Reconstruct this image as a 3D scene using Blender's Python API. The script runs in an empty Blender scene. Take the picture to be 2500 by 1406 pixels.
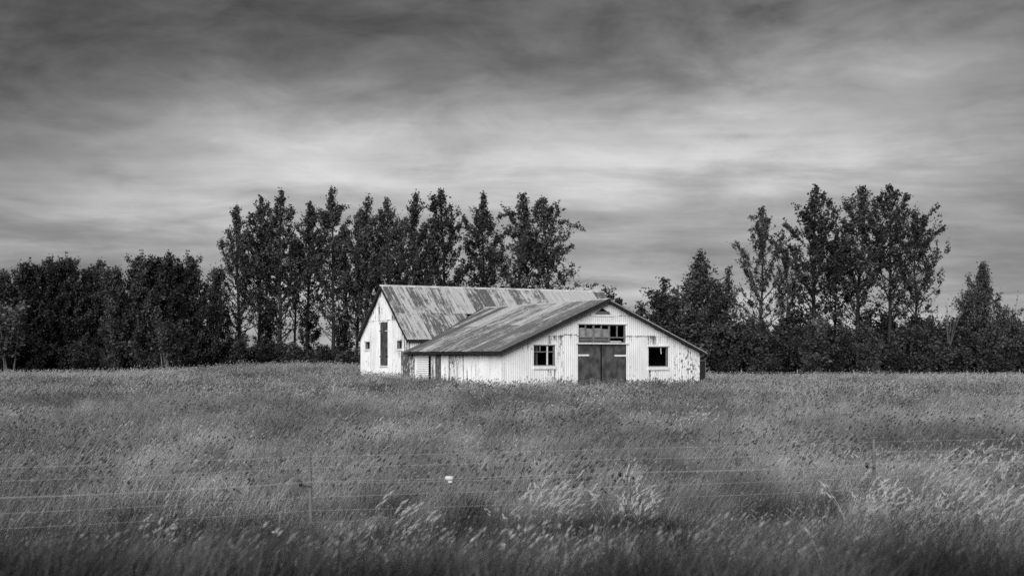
import bpy, math, random
import numpy as np
from mathutils import Vector, Matrix, Euler

S = bpy.context.scene
COL = S.collection
random.seed(7)
RNG = np.random.default_rng(11)
R = math.radians

# ------------------------------------------------------------------ camera
F = 3013.0            # focal length in photograph pixels (2500 wide)
HOR = 864.0           # horizon row
CAMZ = 2.1
cam = bpy.data.cameras.new('camera')
cam.sensor_width = 36.0
cam.lens = 36.0 * F / 2500.0
cam.shift_y = (HOR - 703.0) / 2500.0
cam.clip_start = 0.1
cam.clip_end = 6000.0
cam.dof.use_dof = True
cam.dof.focus_distance = 66.0
cam.dof.aperture_fstop = 1.6
cam_o = bpy.data.objects.new('camera', cam)
COL.objects.link(cam_o)
cam_o.location = (0, 0, CAMZ)
cam_o.rotation_euler = (R(90), 0, 0)
S.camera = cam_o

# ------------------------------------------------------------------ light, exposure
EXPO = 1.5
S.view_settings.view_transform = 'Standard'
S.view_settings.look = 'None'
S.view_settings.gamma = 1.0
S.view_settings.exposure = EXPO
S.view_settings.use_curve_mapping = False
S.render.engine = 'CYCLES'
S.cycles.use_denoising = False
S.cycles.max_bounces = 6
S.cycles.diffuse_bounces = 3
S.cycles.transparent_max_bounces = 4

SUN_EL, SUN_AZ = 30.0, 197.0            # azimuth from +Y clockwise: behind the camera, a little left
sdir = Vector((math.sin(R(SUN_AZ)) * math.cos(R(SUN_EL)), math.cos(R(SUN_AZ)) * math.cos(R(SUN_EL)), math.sin(R(SUN_EL))))
sun = bpy.data.lights.new('sun', 'SUN')
sun.energy = 1.5
sun.angle = R(50)
sun.color = (1.0, 1.0, 1.0)
sun_o = bpy.data.objects.new('sun', sun)
COL.objects.link(sun_o)
sun_o.rotation_euler = (-sdir).to_track_quat('-Z', 'Y').to_euler()
sun_o.location = (0, -20, 30)


class NT:
    """tiny helper round a node tree"""
    def __init__(self, tree):
        self.t = tree
        tree.nodes.clear()

    def n(self, kind, **kw):
        nd = self.t.nodes.new(kind)
        for k, v in kw.items():
            setattr(nd, k, v)
        return nd

    def l(self, a, b):
        self.t.links.new(a, b)

    def put(self, sock, v):
        if hasattr(v, 'is_linked') or isinstance(v, bpy.types.NodeSocket):
            self.l(v, sock)
        else:
            sock.default_value = v

    def math(self, op, a, b=0.0, c=None, clamp=False):
        nd = self.n('ShaderNodeMath', operation=op, use_clamp=clamp)
        self.put(nd.inputs[0], a)
        self.put(nd.inputs[1], b)
        if c is not None:
            self.put(nd.inputs[2], c)
        return nd.outputs[0]

    def ss(self, v, lo, hi, to0=0.0, to1=1.0):
        nd = self.n('ShaderNodeMapRange', interpolation_type='SMOOTHSTEP')
        self.put(nd.inputs['Value'], v)
        nd.inputs['From Min'].default_value = lo
        nd.inputs['From Max'].default_value = hi
        nd.inputs['To Min'].default_value = to0
        nd.inputs['To Max'].default_value = to1
        return nd.outputs[0]

    def noise(self, vec, scale, detail=4.0, rough=0.55, dist=0.0):
        nd = self.n('ShaderNodeTexNoise')
        self.l(vec, nd.inputs['Vector'])
        nd.inputs['Scale'].default_value = scale
        nd.inputs['Detail'].default_value = detail
        nd.inputs['Roughness'].default_value = rough
        nd.inputs['Distortion'].default_value = dist
        return nd.outputs['Fac']

    def mapv(self, vec, scale=(1, 1, 1), loc=(0, 0, 0)):
        nd = self.n('ShaderNodeMapping')
        self.l(vec, nd.inputs['Vector'])
        nd.inputs['Scale'].default_value = scale
        nd.inputs['Location'].default_value = loc
        return nd.outputs[0]

    def comb(self, x, y, z=0.0):
        nd = self.n('ShaderNodeCombineXYZ')
        self.put(nd.inputs[0], x)
        self.put(nd.inputs[1], y)
        self.put(nd.inputs[2], z)
        return nd.outputs[0]

    def mix(self, f, a, b):
        """a + f*(b-a) on scalars"""
        nd = self.n('ShaderNodeMix', data_type='FLOAT')
        self.put(nd.inputs[0], f)
        self.put(nd.inputs[2], a)
        self.put(nd.inputs[3], b)
        return nd.outputs[0]

    def gauss(self, x, y, cx, cy, sx, sy):
        dx = self.math('DIVIDE', self.math('SUBTRACT', x, cx), sx)
        dy = self.math('DIVIDE', self.math('SUBTRACT', y, cy), sy)
        q = self.math('ADD', self.math('MULTIPLY', dx, dx), self.math('MULTIPLY', dy, dy))
        return self.math('POWER', 2.71828, self.math('MULTIPLY', q, -1.0))


# ------------------------------------------------------------------ world: overcast sky
world = bpy.data.worlds.new('World')
S.world = world
world.use_nodes = True
w = NT(world.node_tree)
out = w.n('ShaderNodeOutputWorld')
bg = w.n('ShaderNodeBackground')
tc = w.n('ShaderNodeTexCoord')
sep = w.n('ShaderNodeSeparateXYZ')
w.l(tc.outputs['Generated'], sep.inputs[0])
dx, dy, dz = sep.outputs
zc = w.math('MAXIMUM', dz, 0.0)
den = w.math('ADD', zc, 0.10)
deck = w.comb(w.math('DIVIDE', dx, den), w.math('DIVIDE', dy, den), 0.0)      # flat cloud deck seen in perspective
n_big = w.noise(w.mapv(deck, (0.55, 1.0, 1.0), (3.7, 1.3, 0)), 0.55, 3.0, 0.5, 0.3)
n_mid = w.noise(w.mapv(deck, (0.8, 1.0, 1.0), (1.2, 7.1, 0)), 1.5, 6.0, 0.58, 0.35)
n_fine = w.noise(w.mapv(tc.outputs['Generated'], (1.0, 1.0, 2.6)), 11.0, 6.0, 0.58, 0.3)
# warp the elevation with the clouds so that no band is straight
warp = w.math('MULTIPLY', w.math('SUBTRACT', n_mid, 0.5), 0.12)
warp2 = w.math('MULTIPLY', w.math('SUBTRACT', n_fine, 0.5), 0.075)
hy = w.math('DIVIDE', zc, w.math('MAXIMUM', w.math('SQRT', w.math('ADD', w.math('MULTIPLY', dx, dx), w.math('MULTIPLY', dy, dy))), 0.05))
az = w.math('DIVIDE', dx, w.math('MAXIMUM', w.math('ABSOLUTE', dy), 0.05))
# the edge of the dark deck overhead dips in the middle of the view and lifts to the right
tilt = w.math('MULTIPLY', az, -0.075)
e = w.math('ADD', w.math('ADD', hy, warp), w.math('ADD', warp2, tilt))
ramp = w.n('ShaderNodeValToRGB')
ramp.color_ramp.interpolation = 'EASE'
el = ramp.color_ramp.elements
stops = [(0.0, .40), (.05, .39), (.10, .38), (.15, .43), (.185, .33), (.22, .185), (.27, .115), (.33, .12), (.50, .15), (1.0, .17)]
el[0].position, el[0].color = stops[0][0], (stops[0][1],) * 3 + (1,)
el[1].position, el[1].color = stops[-1][0], (stops[-1][1],) * 3 + (1,)
for p, v in stops[1:-1]:
    q = el.new(p)
    q.color = (v, v, v, 1)
w.l(e, ramp.inputs[0])
bw = w.n('ShaderNodeRGBToBW')
w.l(ramp.outputs[0], bw.inputs[0])
base = bw.outputs[0]
n_bil = w.noise(w.comb(az, w.math('MULTIPLY', hy, 2.3), 0.0), 7.5, 7.0, .60, .5)
n_bi2 = w.noise(w.comb(w.math('MULTIPLY', az, .8), w.math('MULTIPLY', hy, 2.6), 4.0), 20.0, 5.0, .55, .4)
bil = w.math('ADD', w.math('MULTIPLY', w.math('SUBTRACT', n_bil, .5), 2.1), w.math('MULTIPLY', w.math('SUBTRACT', n_bi2, .5), .7))
bil = w.math('ADD', 1.0, w.math('MULTIPLY', bil, w.ss(e, .13, .24, .14, 1.15)))
bil = w.math('MAXIMUM', bil, .45)
tex = w.math('ADD', w.ss(n_mid, .30, .70, .74, 1.26), w.math('MULTIPLY', w.math('SUBTRACT', n_fine, .5), .55))
tex = w.math('MULTIPLY', w.math('MULTIPLY', tex, bil), w.ss(n_big, .3, .7, .82, 1.18))
n_str = w.noise(w.comb(w.math('MULTIPLY', az, .5), w.math('MULTIPLY', hy, 9.0), 2.0), 6.0, 5.0, .6, .25)
tex = w.math('MULTIPLY', tex, w.math('ADD', 1.0, w.math('MULTIPLY', w.math('SUBTRACT', n_str, .5), w.ss(e, .10, .24, .75, .2))))
cl = w.math('MULTIPLY', base, tex)
# thin places in the cloud deck, and a painted vignette dimming the edges
thin1 = w.math('MULTIPLY', w.gauss(az, hy, .13, .160, .30, .050), .12)
thin2 = w.math('MULTIPLY', w.gauss(az, hy, -.24, .160, .14, .04), .17)
thin3 = w.math('MULTIPLY', w.gauss(az, hy, .31, .222, .09, .024), .20)
thin = w.math('MULTIPLY', w.math('ADD', w.math('ADD', thin1, thin2), thin3), w.ss(n_fine, .25, .75, .55, 1.35))
side = w.ss(w.math('ABSOLUTE', w.math('SUBTRACT', az, .06)), .18, .46, 1.0, .62)
cl = w.math('MULTIPLY', w.math('ADD', cl, thin), side)
# the clear sky above the clouds adds a little
sky = w.n('ShaderNodeTexSky', sky_type='NISHITA')
sky.sun_disc = False
sky.sun_elevation = R(SUN_EL)
sky.sun_rotation = R(SUN_AZ)
skb = w.n('ShaderNodeRGBToBW')
w.l(sky.outputs[0], skb.inputs[0])
tot = w.math('ADD', w.math('MULTIPLY', cl, 1.0 / 2 ** EXPO), w.math('MULTIPLY', skb.outputs[0], 0.002))
cc = w.n('ShaderNodeCombineColor')
for i in range(3):
    w.l(tot, cc.inputs[i])
w.l(cc.outputs[0], bg.inputs[0])
bg.inputs[1].default_value = 1.0
w.l(bg.outputs[0], out.inputs[0])


# ------------------------------------------------------------------ materials (black and white photograph: all grey)
def material(name):
    m = bpy.data.materials.new(name)
    m.use_nodes = True
    t = NT(m.node_tree)
    o = t.n('ShaderNodeOutputMaterial')
    b = t.n('ShaderNodeBsdfPrincipled')
    t.l(b.outputs[0], o.inputs[0])
    b.inputs['Roughness'].default_value = .8
    b.inputs['Specular IOR Level'].default_value = .25
    return m, t, b


def setgrey(t, b, v, name='Base Color'):
    c = t.n('ShaderNodeCombineColor')
    for i in range(3):
        t.put(c.inputs[i], v)
    t.l(c.outputs[0], b.inputs[name])


def bump(t, b, h, strength, dist=0.02):
    bp = t.n('ShaderNodeBump')
    bp.inputs['Strength'].default_value = strength
    bp.inputs['Distance'].default_value = dist
    t.l(h, bp.inputs['Height'])
    t.l(bp.outputs[0], b.inputs['Normal'])


MAT = {}


def simple(name, v, var=.25, scale=8.0, stretch=(1, 1, 1), rough=.8, bmp=0.0):
    m, t, b = material(name)
    co = t.n('ShaderNodeTexCoord').outputs['Object']
    n = t.noise(t.mapv(co, stretch), scale, 5, .6)
    setgrey(t, b, t.math('MULTIPLY', t.ss(n, .25, .75, 1 - var, 1 + var), v))
    b.inputs['Roughness'].default_value = rough
    if bmp:
        bump(t, b, n, bmp)
    MAT[name] = m
    return m


def painted_sheet():
    """white painted corrugated iron: flaking and rust streaks; object colour r = tone, g = rust, b = streaks"""
    m, t, b = material('white_painted_iron')
    uv = t.n('ShaderNodeUVMap', uv_map='UVMap').outputs[0]
    en = t.n('ShaderNodeSeparateXYZ')
    t.l(t.n('ShaderNodeUVMap', uv_map='Ends').outputs[0], en.inputs[0])
    oi = t.n('ShaderNodeObjectInfo')
    sc = t.n('ShaderNodeSeparateColor')
    t.l(oi.outputs['Color'], sc.inputs[0])
    s2 = t.n('ShaderNodeSeparateXYZ')
    t.l(uv, s2.inputs[0])
    tone, rust, streak = sc.outputs
    n1 = t.noise(t.mapv(uv, (9, .55, 1)), 1.0, 6, .68)             # long vertical streaks
    n2 = t.noise(t.mapv(uv, (5, 2.6, 1), (4, 9, 0)), 1.6, 8, .72)  # flakes
    n3 = t.noise(uv, .9, 3, .5)                                    # patches
    n4 = t.noise(t.mapv(uv, (1, .5, 1)), 22.0, 3, .6)
    n5 = t.noise(t.mapv(uv, (1.3, .9, 1), (11, 3, 0)), 1.5, 2, .5)  # where the sheet ends rust
    th = t.math('SUBTRACT', .655, t.math('MULTIPLY', rust, .24))
    low = t.ss(s2.outputs[1], .35, 1.15, .075, 0.0)
    v = t.math('ADD', t.math('MULTIPLY', n2, .55), t.math('MULTIPLY', n1, .25))
    v = t.math('ADD', v, t.math('ADD', t.math('MULTIPLY', n3, .20), low))
    flake = t.ss(t.math('SUBTRACT', v, th), -.03, .02)
    ths = t.math('SUBTRACT', .690, t.math('MULTIPLY', streak, .25))
    drip = t.math('MULTIPLY', t.math('POWER', 2.71828, t.math('MULTIPLY', en.outputs[1], -4.5)), t.ss(n5, .42, .62, 0.0, .15))
    st = t.ss(t.math('SUBTRACT', t.math('ADD', t.math('ADD', t.math('MULTIPLY', n1, .75), t.math('MULTIPLY', n4, .25)), drip), ths), -.04, .03)
    # rusted lower edge of a sheet, broken along its length
    lapw = t.math('MULTIPLY', t.ss(n5, .46, .60), t.ss(n4, .3, .7, .01, .075))
    lapm = t.ss(t.math('SUBTRACT', en.outputs[0], lapw), .012, -.004)
    f = t.math('MAXIMUM', t.math('MAXIMUM', flake, st), t.math('MULTIPLY', lapm, .9))
    paint = t.math('MULTIPLY', t.ss(n3, .3, .7, .76, .88), tone)
    paint = t.math('MULTIPLY', paint, t.ss(n1, .25, .75, 1.04, .90))
    metal = t.ss(n4, .25, .75, .045, .14)
    setgrey(t, b, t.mix(f, paint, metal))
    b.inputs['Roughness'].default_value = .65
    MAT['paint'] = m


def roof_sheet():
    """old roofing iron: dark paint worn through to pale metal in patches; colour r = tone, g = share worn, b = offset"""
    m, t, b = material('weathered_roofing_iron')
    uv = t.n('ShaderNodeUVMap', uv_map='UVMap').outputs[0]
    oi = t.n('ShaderNodeObjectInfo')
    sc = t.n('ShaderNodeSeparateColor')
    t.l(oi.outputs['Color'], sc.inputs[0])
    tone, worn, off = sc.outputs
    uvo = t.n('ShaderNodeVectorMath', operation='ADD')
    t.l(uv, uvo.inputs[0])
    t.l(t.comb(t.math('MULTIPLY', off, 0.0), t.math('MULTIPLY', off, 3.0)), uvo.inputs[1])
    u = uvo.outputs[0]
    n1 = t.noise(t.mapv(u, (7.0, .5, 1)), 1.0, 6, .64)
    n2 = t.noise(t.mapv(u, (2.2, 1.2, 1), (3, 5, 0)), 1.1, 7, .66)
    n3 = t.noise(t.mapv(u, (1, .4, 1)), 14.0, 4, .6)
    v = t.math('ADD', t.math('MULTIPLY', n1, .45), t.math('ADD', t.math('MULTIPLY', n2, .33), t.math('MULTIPLY', n3, .22)))
    th = t.math('SUBTRACT', .72, t.math('MULTIPLY', worn, .42))
    f = t.ss(t.math('SUBTRACT', v, th), -.05, .06)
    dark = t.math('MULTIPLY', t.ss(n3, .2, .8, .75, 1.25), t.math('MULTIPLY', tone, .135))
    pale = t.ss(n1, .25, .75, .30, .46)
    setgrey(t, b, t.mix(f, dark, pale))
    b.inputs['Roughness'].default_value = .72
    MAT['roof'] = m


painted_sheet()
roof_sheet()
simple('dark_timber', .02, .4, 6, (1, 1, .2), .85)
simple('door_dark', .07, .65, 2.6, (1, 1, .7), .75, .3)
simple('frame_grey', .16, .4, 9, (1, 1, 1), .8)
simple('frame_white', .62, .18, 9, (1, 1, 1), .7)
simple('trim_white', .74, .12, 7, (1, 1, 1), .7)
simple('pale_cap', .50, .35, 2.5, (1, 1, 1), .6)
simple('dusty_pane', .25, .35, 3.5, (1, 1, 1), .55)
simple('board_grey', .14, .4, 5, (1, 1, 3), .85)
simple('inside_timber', .06, .3, 5)
simple('post_timber', .14, .4, 12, (1, 1, .2), .9)
simple('post_pale', .22, .35, 12, (1, 1, .3), .9)
simple('wire', .36, .2, 3, (1, 1, 1), .45)
simple('black_plastic', .02, .2, 5, (1, 1, 1), .5)
simple('white_plastic', .6, .05, 5, (1, 1, 1), .5)
simple('bark', .024, .45, 5, (1, 1, .3), .9, .4)
simple('bark_pale', .11, .4, 6, (1, 1, .25), .9, .3)


def leaf_mat(name, v, var=.45):
    m, t, b = material(name)
    co = t.n('ShaderNodeNewGeometry').outputs['Position']
    at = t.n('ShaderNodeAttribute', attribute_name='tone').outputs['Fac']
    n = t.noise(co, .9, 3, .55)
    rnd_o = t.n('ShaderNodeObjectInfo').outputs['Random']
    at = t.math('MULTIPLY', at, t.ss(rnd_o, 0, 1, .7, 1.4))
    k = t.math('MULTIPLY', t.ss(n, .25, .75, 1 - var, 1 + var), at)
    setgrey(t, b, t.math('MULTIPLY', k, v))
    b.inputs['Roughness'].default_value = .6
    b.inputs['Specular IOR Level'].default_value = .3
    MAT[name] = m


leaf_mat('poplar_leaf', .040)
leaf_mat('hedge_leaf', .032, .6)
leaf_mat('shrub_leaf', .036, .65)
leaf_mat('willow_leaf', .055)


def grass_mat(name, v, var=.35, patch=.22):
    m, t, b = material(name)
    co = t.n('ShaderNodeNewGeometry').outputs['Position']
    at = t.n('ShaderNodeAttribute', attribute_name='tone').outputs['Fac']
    flat = t.mapv(co, (1, .55, 0))
    n = t.noise(flat, patch, 4, .6, .4)
    n2 = t.noise(flat, 1.1, 3, .5)
    k = t.math('MULTIPLY', t.ss(n, .3, .7, 1 - var, 1 + var), t.ss(n2, .3, .7, .72, 1.28))
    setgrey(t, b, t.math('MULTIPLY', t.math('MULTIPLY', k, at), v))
    b.inputs['Roughness'].default_value = .75
    MAT[name] = m


grass_mat('meadow_blade', .235, .55)
grass_mat('pale_blade', .36, .2)
grass_mat('verge_blade', .055, .7, .8)  # darker verge plants; the tone also paints in the lens vignette
grass_mat('seed_head', .065, .2)
simple('straw', .38, .3, 3)


def ground_mat():
    m, t, b = material('meadow_soil')
    co = t.n('ShaderNodeTexCoord').outputs['Object']
    n = t.noise(co, .25, 4, .6)
    n2 = t.noise(co, 3.0, 5, .65)
    setgrey(t, b, t.math('MULTIPLY', t.ss(n, .3, .7, .055, .085), t.ss(n2, .2, .8, .7, 1.3)))
    b.inputs['Roughness'].default_value = .95
    bump(t, b, n2, .5, .1)
    MAT['ground'] = m


ground_mat()


# ------------------------------------------------------------------ object helpers
def link(name, me, mat=None, parent=None):
    o = bpy.data.objects.new(name, me)
    COL.objects.link(o)
    if mat is not None and not me.materials:
        me.materials.append(MAT[mat])
    if parent is not None:
        o.parent = parent
    return o


def tag(o, label=None, cat=None, group=None, kind=None):
    if label:
        o['label'] = label
    if cat:
        o['category'] = cat
    if group:
        o['group'] = group
    if kind:
        o['kind'] = kind
    return o


def empty(name, loc=(0, 0, 0), rz=0.0, scale=(1, 1, 1)):
    o = bpy.data.objects.new(name, None)
    COL.objects.link(o)
    o.location = loc
    o.rotation_euler = (0, 0, rz)
    o.scale = scale
    o.empty_display_size = .3
    return o


def np_mesh(name, V, faces4=None, faces3=None, smooth=False):
    """mesh from numpy arrays; faces4 (n,4) and faces3 (n,3)"""
    me = bpy.data.meshes.new(name)
    V = np.asarray(V, dtype=np.float32)
    parts, tot = [], []
    if faces4 is not None and len(faces4):
        f4 = np.asarray(faces4, np.int32)
        parts.append(f4.ravel())
        tot.append(np.full(len(f4), 4, np.int32))
    if faces3 is not None and len(faces3):
        f3 = np.asarray(faces3, np.int32)
        parts.append(f3.ravel())
        tot.append(np.full(len(f3), 3, np.int32))
    loops = np.concatenate(parts)
    tot = np.concatenate(tot)
    start = np.concatenate([[0], np.cumsum(tot)[:-1]]).astype(np.int32)
    me.vertices.add(len(V))
    me.vertices.foreach_set('co', V.ravel())
    me.loops.add(len(loops))
    me.loops.foreach_set('vertex_index', loops)
    me.polygons.add(len(tot))
    me.polygons.foreach_set('loop_start', start)
    me.polygons.foreach_set('loop_total', tot)
    me.polygons.foreach_set('use_smooth', np.full(len(tot), smooth, bool))
    me.update(calc_edges=True)
    return me


class MB:
    """collects boxes, prisms and tubes for one mesh"""
    def __init__(self):
        self.v, self.f = [], []

    def hexa(self, c):
        i = len(self.v)
        self.v += [tuple(p) for p in c]
        self.f += [tuple(i + k for k in q) for q in ((3, 2, 1, 0), (4, 5, 6, 7), (0, 1, 5, 4), (1, 2, 6, 5), (2, 3, 7, 6), (3, 0, 4, 7))]
        return self

    def box(self, x0, x1, y0, y1, z0, z1):
        return self.hexa([(x0, y0, z0), (x1, y0, z0), (x1, y1, z0), (x0, y1, z0), (x0, y0, z1), (x1, y0, z1), (x1, y1, z1), (x0, y1, z1)])

    def bar(self, a, b, wx, wz, side=None):
        """square bar from a to b"""
        a, b = Vector(a), Vector(b)
        d = (b - a).normalized()
        s = Vector(side) if side else d.cross(Vector((0, 0, 1)))
        if s.length < 1e-4:
            s = Vector((1, 0, 0))
        s = s.normalized()
        t = s.cross(d).normalized()
        q = [(-1, -1), (1, -1), (1, 1), (-1, 1)]
        return self.hexa([a + s * (i * wx / 2) + t * (j * wz / 2) for i, j in q] + [b + s * (i * wx / 2) + t * (j * wz / 2) for i, j in q])

    def tube(self, pts, rad, n=6, cap=True):
        pts = [Vector(p) for p in pts]
        if not hasattr(rad, '__len__'):
            rad = [rad] * len(pts)
        i0 = len(self.v)
        for k, p in enumerate(pts):
            d = (pts[min(k + 1, len(pts) - 1)] - pts[max(k - 1, 0)]).normalized()
            s = d.cross(Vector((0.13, .97, .2))).normalized()
            t = s.cross(d)
            for j in range(n):
                a = 2 * math.pi * j / n
                self.v.append(tuple(p + (s * math.cos(a) + t * math.sin(a)) * rad[k]))
        for k in range(len(pts) - 1):
            for j in range(n):
                a, b2 = i0 + k * n + j, i0 + k * n + (j + 1) % n
                self.f.append((a, b2, b2 + n, a + n))
        if cap:
            self.f.append(tuple(i0 + j for j in range(n))[::-1])
            self.f.append(tuple(i0 + (len(pts) - 1) * n + j for j in range(n)))
        return self

    def build(self, name, mat, parent=None, smooth=False):
        me = bpy.data.meshes.new(name)
        me.from_pydata(self.v, [], self.f)
        if smooth:
            for p in me.polygons:
                p.use_smooth = True
        me.update()
        return link(name, me, mat, parent)


def smst(a, b, x):
    t = np.clip((np.asarray(x, float) - a) / (b - a), 0, 1)
    return t * t * (3 - 2 * t)


def wob(x, y, f, s=0.0):
    """smooth cheap noise in -1..1"""
    return (np.sin(x * f * 1.0 + 1.3 + s) * np.cos(y * f * 1.31 + .7 + 2 * s) + .6 * np.sin(x * f * 2.17 + y * f * 1.3 + 3.1 * s + .5)
            + .4 * np.cos(y * f * 3.1 - x * f * 1.9 + 1.7 * s)) / 2.0


def gz(x, y):
    x = np.asarray(x, float)
    y = np.asarray(y, float)
    z = -.6 * smst(46, 22, y) + 1.15 * smst(13, 6.5, y)
    z = z - .16 * np.exp(-((y - 18 - .28 * x) / 2.6) ** 2)
    z = z + .75 * np.exp(-((x + 17) / 9.5) ** 2 - ((y - 92) / 16) ** 2)
    z = z + .22 * np.exp(-((x + 8) / 5) ** 2 - ((y - 70) / 8) ** 2)
    z = z - .3 * smst(76, 110, y) * smst(6, 20, x)
    z = z + .06 * wob(x, y, .22) * smst(8, 20, y)
    return z


# ------------------------------------------------------------------ ground sheet
def make_ground():
    ys = np.concatenate([np.linspace(-400, 0, 9)[:-1], np.linspace(0, 130, 131), np.geomspace(140, 4000, 26)])
    t = np.linspace(-1, 1, 121)
    xs = np.sign(t) * (np.abs(t) * 70 + (np.abs(t) ** 6) * 3900)
    X, Y = np.meshgrid(xs, ys)
    Z = gz(X, Y)
    V = np.stack([X.ravel(), Y.ravel(), Z.ravel()], 1)
    nx, ny = len(xs), len(ys)
    i = (np.arange(ny - 1)[:, None] * nx + np.arange(nx - 1)[None, :]).ravel()
    me = np_mesh('ground', V, np.stack([i, i + 1, i + nx + 1, i + nx], 1), smooth=True)
    o = link('ground', me, 'ground')
    tag(o, kind='structure')


make_ground()

# ------------------------------------------------------------------ barn
ANG = R(28.2)
CA, SA = math.cos(ANG), math.sin(ANG)
LX, LY = -.45, 62.0
W, WD = 12.18, 11.76          # wing: width of its gable, depth
LL, LD = 15.75, 7.8           # steep barn: length, depth
YF, YB = WD, WD + LD
barn = empty('barn', (LX, LY, 0), ANG)
tag(barn, 'derelict white corrugated iron barn with steep main roof and low front wing', 'barn')
barn_part_mesh = {}


def px_front(u, v):
    """photo pixel on the front gable plane (local Y=0) -> X, Z"""
    k = (u - 1250) / F
    t = (k * LY - LX) / (CA - k * SA)
    y = LY + SA * t
    return t, CAMZ + (HOR - v) / F * y


def px_left(u, v):
    """photo pixel on the left plane (local X=0) -> Y, Z"""
    k = (u - 1250) / F
    s = (LX - k * LY) / (SA + k * CA)
    y = LY + CA * s
    return s, CAMZ + (HOR - v) / F * y


# roof planes
WE, WR = 2.22, 4.97                  # wing roof height at its eave edge (X=-.42) and ridge (X=XR)
XR = 6.06
XE0, XE1 = -.42, 12.42
WS = (WR - WE) / (XR - XE0)
WS2 = (WR - WE + .05) / (XE1 - XR)
LE, LR = 2.94, 6.30                  # steep roof at Y=YE0 and ridge Y=YR
YE0, YR, YE1 = YF - .25, (YF + YB) / 2, YB + .25
LS = (LR - LE) / (YR - YE0)


def wing_z(x):
    return WE + WS * (x - XE0) if x < XR else WR - WS2 * (x - XR)


def long_z(y):
    return LE + LS * (y - YE0) if y < YR else LR - LS * (y - YR)


def sheet(name, parent, org, ux, uz, un, x0, x1, lo, hi, pitch, depth, mat, color, holes=(), lift=0.0, lay=0.0, horiz=False):
    """one corrugated sheet; lo/hi give its ends for each x; holes = (x0, x1, zlo(x), zhi(x))"""
    org, ux, uz, un = Vector(org), Vector(ux), Vector(uz), Vector(un)
    xs = list(np.linspace(x0, x1, max(2, int(round((x1 - x0) / pitch * 6)) + 1)))
    for h in holes:
        for e_ in (h[0], h[1]):
            if x0 < e_ < x1:
                xs += [e_ - 1e-4, e_ + 1e-4]
    xs = sorted(xs)
    V, Fc, UV, EN = [], [], [], []

    def pt(x, z, topf):
        wv = 0.0 if horiz else depth * math.sin(2 * math.pi * x / pitch)
        return org + ux * x + uz * z + un * (wv + lift + lay * topf)

    for a, b in zip(xs[:-1], xs[1:]):
        if b - a < 5e-4:
            continue
        mid = (a + b) / 2
        za, zb = (lo(a), hi(a)), (lo(b), hi(b))
        if hi(mid) - lo(mid) < .01:
            continue
        segs = [((za[0], zb[0]), (za[1], zb[1]))]
        for h in holes:
            if h[0] < mid < h[1]:
                hl, hh = (h[2](a), h[2](b)), (h[3](a), h[3](b))
                ns = []
                for (l0, l1), (t0, t1) in segs:
                    if hl[0] > l0 + .005 or hl[1] > l1 + .005:
                        ns.append(((l0, l1), (min(hl[0], t0), min(hl[1], t1))))
                    if hh[0] < t0 - .005 or hh[1] < t1 - .005:
                        ns.append(((max(hh[0], l0), max(hh[1], l1)), (t0, t1)))
                segs = ns
        for (l0, l1), (t0, t1) in segs:
            if (t0 - l0) + (t1 - l1) < .01:
                continue
            i = len(V)
            V += [pt(a, l0, 0), pt(b, l1, 0), pt(b, t1, 1), pt(a, t0, 1)]
            UV += [(a, l0), (b, l1), (b, t1), (a, t0)]
            EN += [(0, t0 - l0), (0, t1 - l1), (t1 - l1, 0), (t0 - l0, 0)]
            Fc.append((i, i + 1, i + 2, i + 3))
    if not V:
        return None
    if horiz:                                        # corrugation runs across: subdivide each strip in z
        V2, F2, U2 = [], [], []
        l, h = lo(x0), hi(x0)
        n = max(4, int(round((h - l) / pitch * 6)))
        for k in range(n + 1):
            z = l + (h - l) * k / n
            for x in (x0, x1):
                V2.append(org + ux * x + uz * z + un * (depth * math.sin(2 * math.pi * z / pitch) + lift))
                U2.append((x, z))
        for k in range(n):
            F2.append((2 * k, 2 * k + 1, 2 * k + 3, 2 * k + 2))
        V, Fc = V2, F2
        UV = [U2[j] for f in F2 for j in f]
    me = bpy.data.meshes.new(name)
    me.from_pydata([tuple(v) for v in V], [], Fc)
    uvl = me.uv_layers.new(name='UVMap')
    uve = me.uv_layers.new(name='Ends')
    if horiz:
        for k, c in enumerate(UV):
            uvl.data[k].uv = c
            uve.data[k].uv = (c[1] - lo(x0), hi(x0) - c[1])
    else:
        for k, lp in enumerate(me.loops):
            uvl.data[k].uv = UV[lp.vertex_index]
            uve.data[k].uv = EN[lp.vertex_index]
    # smooth normals across the strips: merge the shared edges
    import bmesh
    bm = bmesh.new()
    bm.from_mesh(me)
    bmesh.ops.remove_doubles(bm, verts=bm.verts, dist=1e-4)
    todo, isl = set(bm.faces), []
    while todo:
        st = [todo.pop()]
        got = []
        while st:
            f = st.pop()
            f.smooth = True
            got.append(f.index)
            for e_ in f.edges:
                for f2 in e_.link_faces:
                    if f2 in todo:
                        todo.discard(f2)
                        st.append(f2)
        isl.append(set(got))
    res = None
    for k, keep in enumerate(isl):                   # a sheet cut in two by an opening is two pieces
        b2 = bm.copy()
        b2.faces.ensure_lookup_table()
        bmesh.ops.delete(b2, geom=[f for f in b2.faces if f.index not in keep], context='FACES')
        m2 = me if k == 0 else me.copy()
        b2.to_mesh(m2)
        b2.free()
        m2.update()
        o = link(name, m2, mat, parent)
        o.color = (color[0], color[1], color[2], 1)
        res = res or o
    bm.free()
    return res


def rect(x0, x1, z0, z1):
    return (x0, x1, lambda x: z0, lambda x: z1)


def clampf(f, a, b):
    return lambda x: max(a, min(b, f(x)))


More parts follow.
